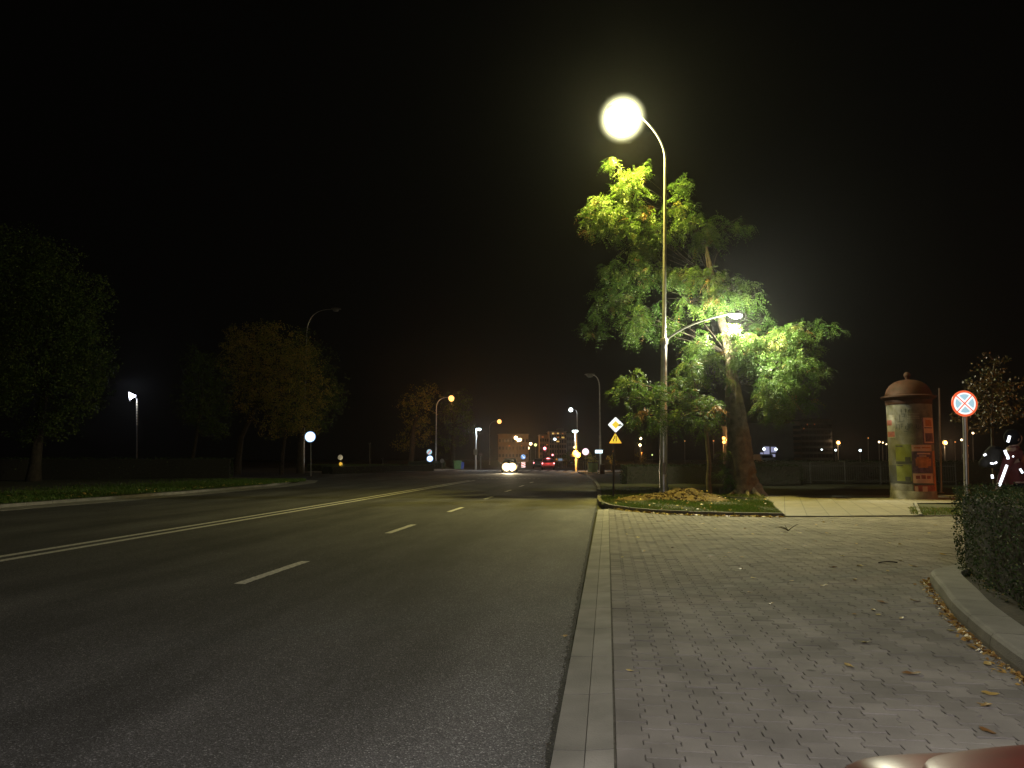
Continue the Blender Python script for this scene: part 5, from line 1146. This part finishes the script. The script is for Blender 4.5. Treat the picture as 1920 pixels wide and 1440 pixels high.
o = poster('poster', 1715.5, 1749, 908, 926, M['redprint'], .007); print_on(o, [(1716, 1749, 908, 910)], M['ink'], .011); print_on(o, [(1729, 1737, 912, 925), (1717, 1722, 912, 925)], M['pastel'], .011)
poster('poster', 1748, 1751.8, 845, 925, M['orange'], .006); poster('poster', 1677, 1713, 908, 927, M['concrete'], .006)

# ================================================================== PERSON WITH RUCKSACK
PD = 10.6
def P(px, py, off=0.0): return V(px, py, PD + off)
def skin(name, m_, parent, chains, sub=2):
    """chains: list of [(point, radius), ...]; first point of later chains may reuse an existing vertex by equality"""
    o0 = Vector(parent['_o']); vs = []; rs = []; es = []
    def vid(p, r):
        for i, q in enumerate(vs):
            if (q - p).length < 1e-5: return i
        vs.append(p.copy()); rs.append(r); return len(vs) - 1
    for ch in chains:
        ids = [vid(Vector(p), r) for p, r in ch]; es += list(zip(ids, ids[1:]))
    me = bpy.data.meshes.new(name); me.from_pydata([tuple(v - o0) for v in vs], es, [])
    ob = bpy.data.objects.new(name, me); SC.collection.objects.link(ob); ob.parent = parent; ob['_o'] = tuple(o0)
    md = ob.modifiers.new('skin', 'SKIN'); md.use_smooth_shade = True
    sv = me.skin_vertices[0].data
    for i, r in enumerate(rs): sv[i].radius = (r, r) if not isinstance(r, tuple) else r
    sv[0].use_root = True
    s_ = ob.modifiers.new('sub', 'SUBSURF'); s_.levels = sub; s_.render_levels = sub
    me.materials.append(m_)
    # bake the modifiers to a plain mesh
    dg = bpy.context.evaluated_depsgraph_get(); ev = ob.evaluated_get(dg); nm = bpy.data.meshes.new_from_object(ev); ob.modifiers.clear(); ob.data = nm
    if not nm.materials: nm.materials.append(m_)
    nm.polygons.foreach_set('use_smooth', [True] * len(nm.polygons))
    return ob
foot = P(1905, 1040); foot.z = 0.1
pr = thing('person', foot, 'person in a dark red jacket with white reflective strips, walking right behind the hedge', 'person')
hip = P(1906, 925); hip.z = .98; chest = P(1902, 872); neck = P(1900, 843); headc = P(1901, 822); RT = RIGHT
sl = P(1896, 848, -.16); sr_ = P(1904, 848, .18)
el = P(1884, 882, -.22); wl = P(1873, 912, -.22); er = P(1920, 884, .24); wr = P(1934, 905, .22)
kl_, kr_ = hip + Vector((-.10, -.08, -.46)), hip + Vector((.16, .12, -.45)); al, ar = hip + Vector((-.30, -.10, -.84)), hip + Vector((.30, .12, -.86))
hl, hr = hip - HEAD * .09 - UP * .03, hip + HEAD * .09 - UP * .03
def hand(w, dirn, fwd):
    ch = []; palm = w + dirn * .085; out = [(w, .024), (palm, .030)]; ch.append(out)
    sidev = dirn.cross(fwd).normalized()
    for i, (o, L) in enumerate(((-.030, .070), (-.010, .080), (.010, .076), (.030, .060))):
        b = palm + fwd * o; ch.append([(palm, .030), (b + dirn * .02, .010), (b + dirn * (.02 + L * .5) + sidev * .012, .009), (b + dirn * (.02 + L) + sidev * .035, .007)])
    tb_ = w + dirn * .03; ch.append([(w, .024), (tb_ + fwd * -.035 + sidev * .01, .011), (tb_ + fwd * -.050 + dirn * .045 + sidev * .02, .009)])
    return ch
ch = [[(hip, .12), (hip.lerp(chest, .5), .11), (chest, .13), (neck - UP * .03, .06), (neck + UP * .05, .055), (headc - UP * .05 + RT * .02, .075), (headc + UP * .02, .092), (headc + UP * .08, .07)],
      [(chest, .13), (sl, .065), (el, .045), (wl, .030)], [(chest, .13), (sr_, .065), (er, .045), (wr, .030)],
      [(hip, .12), (hl, .09), (kl_, .058), (al, .042), (al + RT * .17 - UP * .05, .035)], [(hip, .12), (hr, .09), (kr_, .058), (ar, .042), (ar + RT * .17 - UP * .04, .035)]]
ch += [[(headc + RT * .02 - UP * .01, .05), (headc + RT * .115 - UP * .02, .014)]]
ch[-1][0] = (headc + UP * .02, .092)
ch += hand(wl, (wl - el).normalized(), RT); ch += hand(wr, (wr - er).normalized(), RT)
skin('body', M['skin'], pr, ch)
skin('jacket', M['jacket'], pr, [[(hip - UP * .02, .150), (hip.lerp(chest, .5), .145), (chest, .165), (neck - UP * .01, .10), (neck + UP * .06 - RT * .02, .098)], [(chest, .165), (sl, .090), (el, .066), (wl.lerp(el, .10), .050)], [(chest, .165), (sr_, .090), (er, .066), (wr.lerp(er, .10), .050)]])
skin('trousers', M['trousers'], pr, [[(hip, .13), (hl, .105), (kl_, .080), (al + UP * .03, .070)], [(hip, .13), (hr, .105), (kr_, .080), (ar + UP * .03, .070)]])
for a_ in (al, ar): skin('shoe', M['black'], pr, [[(a_ - RT * .06 - UP * .03, .045), (a_ + RT * .05 - UP * .05, .045), (a_ + RT * .19 - UP * .055, .036)]])
m = MB(); m.ball(headc + UP * .012 - RT * .022, .108, .104, .12, 20); cap = m.build('knitted_cap', M['trousers'], pr, 80)
for sg in (-1, 1):
    m = MB(); m.ball(headc + RT * .085 + HEAD * .033 * sg + UP * .015, .012, .014, .011, 10); m.build('eye', M['paper'], pr, 80)
m = MB(); m.ball(headc + RT * .082 - UP * .060, .014, .024, .007, 10); m.build('mouth', mat('lips', (.30, .10, .09), .5), pr, 80)
for sg in (-1, 1): m = MB(); m.ball(headc + HEAD * .088 * sg - UP * .01 - RT * .005, .022, .012, .032, 10); m.build('ear', M['skin'], pr, 80)
def strip(parent, pts, w, off, name='reflective_strip'):
    """flat reflective tape following picture points on the near side"""
    q = [P(x, y, off) for x, y in pts]; m = MB(); vs = []; n = len(q)
    for i, p in enumerate(q):
        d_ = (q[min(i + 1, n - 1)] - q[max(i - 1, 0)]).normalized(); s_ = d_.cross(HEAD).normalized() * w / 2; vs += [p + s_, p - s_, p + s_ + HEAD * .01, p - s_ + HEAD * .01]
    fs = []
    for i in range(n - 1): j = 4 * i; fs += [(j, j + 1, j + 5, j + 4), (j + 2, j + 6, j + 7, j + 3), (j, j + 4, j + 6, j + 2), (j + 1, j + 3, j + 7, j + 5)]
    fs += [(0, 2, 3, 1), (4 * n - 4, 4 * n - 3, 4 * n - 1, 4 * n - 2)]; m.add(vs, fs); return m.build(name, M['r_strip'], parent)
strip(pr, [(1893.5, 817), (1892, 823), (1890, 829)], .034, -.13)
strip(pr, [(1884.5, 844), (1886.5, 850), (1890, 856), (1890.5, 861)], .034, -.30)
strip(pr, [(1888.5, 872), (1884.5, 883), (1879, 898), (1874, 911)], .032, -.33)
strip(pr, [(1860.5, 890), (1861.5, 897)], .03, -.30); strip(pr, [(1899, 855), (1901, 856.5)], .02, -.30); strip(pr, [(1913, 879), (1918, 887)], .026, -.30)
# rucksack
bc = P(1858, 860, -.02); bkr = thing('rucksack', bc, 'grey rucksack with small reflective tabs on the back of the walking person', 'rucksack')
skin('main_pocket', M['bag'], bkr, [[(P(1868, 836), .07), (P(1862, 850), .115), (P(1857, 865), .135), (P(1852, 877), .10)], ])
skin('front_pocket', M['bag'], bkr, [[(P(1848, 858, -.02), .05), (P(1844, 868, -.02), .07), (P(1842, 877, -.02), .05)]])
m = MB(); m.tube(bez(P(1868, 838, -.12), P(1884, 840, -.24), P(1890, 862, -.20), 8), .016, 6); m.tube(bez(P(1890, 862, -.20), P(1886, 884, -.2), P(1862, 880, -.12), 8), .012, 6); m.build('shoulder_strap', M['trousers'], bkr, 60)
for (xa, ya, xb, yb, w) in ((1845, 854, 1849.5, 851.5, .026), (1857.5, 868.5, 1863, 869.5, .024), (1865, 869, 1869.5, 866.5, .022)): strip(bkr, [(xa, ya), (xb, yb)], w, -.17, 'reflective_tab')

# ================================================================== FAR BUILDINGS AND SMALL FAR THINGS
def block(name, label, x0, x1, top, d, deep, wallm, wins=(), rows=None, cat='building', roofbits=()):
    a, b_ = V(x0, 860, d), V(x1, 860, d); zt = hz((x0 + x1) / 2, top, d); c = (a + b_) / 2; w = (b_ - a).length; base = Vector((c.x, c.y, 0)) + HEAD * deep / 2
    t = thing(name, Vector((c.x, c.y, 0)), label, cat); m = MB(); m.box(base + UP * zt / 2, (w, deep, zt), TH); m.build('wall', wallm, t)
    m = MB(); m.box(base + UP * (zt + .15), (w + .6, deep + .6, .3), TH); rf = m.build('roof', M['walldark'], t)
    for (ra, rb, rt) in roofbits:
        p = V((ra + rb) / 2, 860, d); hh_ = hz(ra, rt, d) - zt; m = MB(); m.box(Vector((p.x, p.y, zt + .3 + hh_ / 2)) + HEAD * 5, ((rb - ra) / F * d, 5, hh_), TH); m.build('roof_box', M['walldark'], rf)
    if rows:
        nx, ny, ww, wh = rows
        for i in range(nx):
            for j in range(ny):
                p = a.lerp(b_, (i + .5) / nx); z = 1.6 + (zt - 2.2) * (j + .35) / ny; m = MB(); m.box(Vector((p.x, p.y, z)) - HEAD * .02, (ww, .1, wh), TH); f_ = m.build('window', M['unlit'], t)
    for px, py, wp, hp, mm in wins:
        p = V(px, py, d) - HEAD * .10; m = MB(); m.box(p, (wp / F * d, .12, hp / F * d), TH); m.build('lit_window', M[mm], t)
    return t
block('apartment_block', 'long dim apartment block behind the cluster of far lamps', 934, 991, 814.5, 330, 14, M['wallbrown'], [(955, 836, 3, 1.6, 'windim'), (978, 836, 2, 1.4, 'windim')], (9, 3, .8, 1.3))
block('tower_block', 'stepped apartment tower with a few lit yellow windows above the queueing cars', 1030, 1062, 809.5, 300, 16, M['wallbrown'],
      [(1037, 812.8, 3.6, 3, 'win'), (1040.5, 812.8, 1.6, 2.6, 'windim'), (1046, 812.6, 3.8, 2.4, 'win'), (1055, 813, 3, 2, 'windim'), (1046.4, 820, 4.2, 2, 'windim'), (1055.6, 820.3, 5, 2.6, 'win'), (1046, 827.7, 5, 2.6, 'win'), (1025.6, 834, 4, 1.8, 'windim')], (7, 5, .6, 1.2), roofbits=((1046, 1058, 804.5),))
block('tower_block', 'lower left wing of the apartment tower with one dim window', 1012, 1029.5, 816, 303, 14, M['wallbrown'], [(1017.6, 819.3, 3.8, 2.2, 'windim'), (1025.8, 834, 4, 1.6, 'windim')], (4, 4, .6, 1.2))
block('tower_block', 'dark right wing of the apartment tower behind the crossing lamp', 1062.5, 1080, 813, 306, 14, M['walldark'], [], (4, 4, .6, 1.2))
block('corner_block', 'orange-lit corner of an apartment block right of the big tree', 1483.5, 1503, 790, 210, 12, M['wallbrown'], [], (3, 6, 1.0, .9))
block('corner_block', 'black side of the apartment block with three tiny lit windows', 1503.5, 1562, 788, 214, 12, M['walldark'], [(1513.5, 796, 1.8, 2.6, 'windim'), (1527, 795.6, 1.8, 2.4, 'windim'), (1507, 803.5, 2, 2.4, 'windim')], (8, 6, 1.0, 1.0))
block('low_building', 'flat dark grey building with a bluish lit shop front right of the big tree', 1396, 1489, 797, 120, 12, M['walldark'], [(1437, 846, 10, 17, 'kiosk'), (1450, 843, 9, 10, 'kiosk'), (1428, 851, 5, 5, 'kiosk'), (1449, 854, 8, 5, 'kiosk')])
block('apartment_block', 'dim rust-coloured block glimpsed left of the big trunk', 1386.5, 1395.5, 795, 190, 10, M['brownpaint'], [], (2, 4, .7, .7))
# parked far car lights in front of the shop
for px, lb in ((1432.5, 'white headlamp glare on the left in front of the bluish shop front'), (1455, 'white headlamp glare on the right in front of the bluish shop front')):
    pass
p = V(1443.5, 860, 112); p.z = 0
t = thing('parked_van', p, 'white van facing the road in front of the bluish shop front, headlights on', 'van')
m = MB(); loft(m, [[p + RIGHT * x + UP * z + HEAD * y for x, z in ((-.95, .35), (.95, .35), (.95, h2), (.80, h2 + .08), (-.80, h2 + .08), (-.95, h2))] for y, h2 in ((0, 1.05), (.15, 1.15), (.9, 1.25), (1.5, 2.0), (4.6, 2.0), (4.7, 1.9))]); m.build('body', M['silver'], t, 30)
m = MB(); m.plate(rrect(1.5, .55, .08), p + UP * 1.68 + HEAD * 1.18, RIGHT, (UP + HEAD * .8).normalized(), .03); m.build('windscreen', M['glass'], t)
for px in (1432.6, 1454.8): m = MB(); m.ball(V(px, 842 if px < 1440 else 842.5, 111.7), 2.5 / F * 112, .1, 2.5 / F * 112, 12); m.build('headlight', M['L_white'], t, 80)
for sx in (-1, 1):
    for yy in (.9, 3.8): m = MB(); m.lathe(p + RIGHT * sx * .85 + HEAD * yy + UP * .33, [(.2, -.1), (.32, -.1), (.33, 0), (.32, .1), (.2, .1)], 16, axis=RIGHT); m.build('wheel', M['black'], t, 40)
# bins, cabinet, shelter bits
d = 98
p = V(794.5, 876, d); p.z = 0; t = thing('recycling_bin', V(864.5, 879, d) * Vector((1, 1, 0)) if False else Vector((V(866, 860, d).x, V(866, 860, d).y, 0)), 'blue recycling bin beside the pale green one, left of the crossing lamp', 'bin', 'bins left of the crossing lamp')
def wbin(t, px, m_, w, h_):
    c = V(px, 860, d); c.z = 0; m = MB(); m.add([c + RIGHT * x * w + HEAD * y * w + UP * z * h_ for z, s_ in ((0.06, .42), (1, .5)) for x, y in ((-s_, -s_), (s_, -s_), (s_, s_), (-s_, s_))], [(3, 2, 1, 0), (4, 5, 6, 7), (0, 1, 5, 4), (1, 2, 6, 5), (2, 3, 7, 6), (3, 0, 4, 7)]); m.build('body', m_, t)
    m = MB(); m.box(c + UP * (h_ + .05), (w * 1.08, w * 1.08, .10), TH); m.build('lid', m_, t)
wbin(t, 866, M['bluebin'], .55, .85)
t = thing('recycling_bin', Vector((V(859, 860, d).x, V(859, 860, d).y, 0)), 'wider pale green bin left of the blue one', 'bin', 'bins left of the crossing lamp'); wbin(t, 858.5, M['greenbin'], 1.0, 1.05)
d = 69; c = V(1127, 860, d); c.z = 0; t = thing('utility_cabinet', c, 'small brown cabinet at the foot of the unlit lamp post', 'cabinet'); m = MB(); m.box(c + UP * .42 + RIGHT * .1, (.4, .3, .84), TH); m.build('body', M['brownpaint'], t); m = MB(); m.box(c + UP * .87 + RIGHT * .1, (.46, .36, .05), TH); m.build('lid', M['concrete'], t)
d = 76; c = V(1111, 860, d); c.z = 0; t = thing('waste_container', c, 'dark green container left of the brown cabinet', 'container'); m = MB(); m.box(c + UP * .5, (.95, .7, .9), TH); m.build('body', M['greenbin'], t); m = MB(); m.box(c + UP * 1.0, (1.02, .76, .10), TH); m.build('lid', M['darkmetal'], t)
d = 100; c = V(1088.5, 860, d); c.z = 0; t = thing('bench_shelter', c, 'pale low bar railing behind the crossing beacon', 'railing')
m = MB(); m.box(V(1088.5, 864.5, d), (.95, .06, .14), TH); m.build('top_bar', M['paper'], t)
for px in (1083, 1094): m = MB(); q = V(px, 860, d); q.z = 0; m.tube([q, V(px, 864, d)], .04, 6); m.build('post', M['greymetal'], t)
d = 115; c = V(1066, 860, d); c.z = 0; t = thing('metal_railing', c, 'low railing of brown posts right of the direction board', 'railing'); m = MB()
for k in range(8): q = V(1052 + k * 4, 860, d); q.z = 0; m.tube([q, q + UP * .95], .035, 6)
m.tube([V(1052, 860, d) * Vector((1, 1, 0)) + UP * .9, V(1080, 860, d) * Vector((1, 1, 0)) + UP * .9], .03, 6); m.build('rails', M['brownpaint'], t)
for px, ty, d, lb in ((1064, 830, 140, 'unlit thin pole in front of the dark right wing of the tower'), (1190, 829, 125, 'orange-lit thin pole left of the two round white lamps'), (1047, 831, 125, 'thin unlit pole right of the small red traffic light')):
    b = V(px, 860, d); b.z = 0; t = thing('metal_post', b, lb, 'post'); m = MB(); m.tube([b, V(px, ty, d)], .08, 8); m.build('shaft', M['paper'], t); m = MB(); m.lathe(b, [(.16, 0), (.16, .04), (.09, .06)], 8); m.build('base_plate', M['greymetal'], t)
leaf_tree('lit_bush', 'small orange-lit bush low behind the triangle sign', [(1147, 880, 1.4), (1147, 872, 1.2)], 84, [(1146, 862, 8, 10, 0), (1150, 868, 7, 7, 0)], M['autumn'], 500, .11)
leaf_tree('lit_bush', 'orange-lit bush under the two round white lamps', [(1202, 880, 1.4), (1202, 872, 1.2)], 84, [(1202, 858, 9, 8, 0), (1205, 864, 8, 6, 0)], M['autumn'], 500, .11)
q = V(1150, 848, 81); t = far_lamp(1149.5, 846, 3.6, .8, M['L_dimorange'], 'faint orange lantern low behind the triangle sign', RG, 260, (1, .4, .08))  # lantern added to light the bush orange
t = far_lamp(1203, 849, 3.0, .8, M['L_dimorange'], 'faint orange lantern above the bush under the two round white lamps', RG, 220, (1, .4, .08))  # another added lantern, tints the bush below it

# ================================================================== HAZE ADDED FOR LAMP GLOW
hm = bpy.data.materials.new('night_haze'); hm.use_nodes = True; nt = hm.node_tree; nt.nodes.remove(nt.nodes['Principled BSDF'])
pvz = nt.nodes.new('ShaderNodeVolumePrincipled'); pvz.inputs['Color'].default_value = (.9, .9, .9, 1); pvz.inputs['Density'].default_value = 0.00027; pvz.inputs['Anisotropy'].default_value = 0.86
nt.links.new(pvz.outputs[0], nt.nodes['Material Output'].inputs['Volume'])
hzb = MB(); hzb.box((0, 170, 20), (620, 480, 44)); tag(hzb.build('haze', hm), 'thin night haze over the whole street', 'haze', kind='stuff')

for o in bpy.data.objects:
    if '_o' in o: del o['_o']
print('faces', sum(len(o.data.polygons) for o in bpy.data.objects if o.type == 'MESH'), 'objects', len(bpy.data.objects))
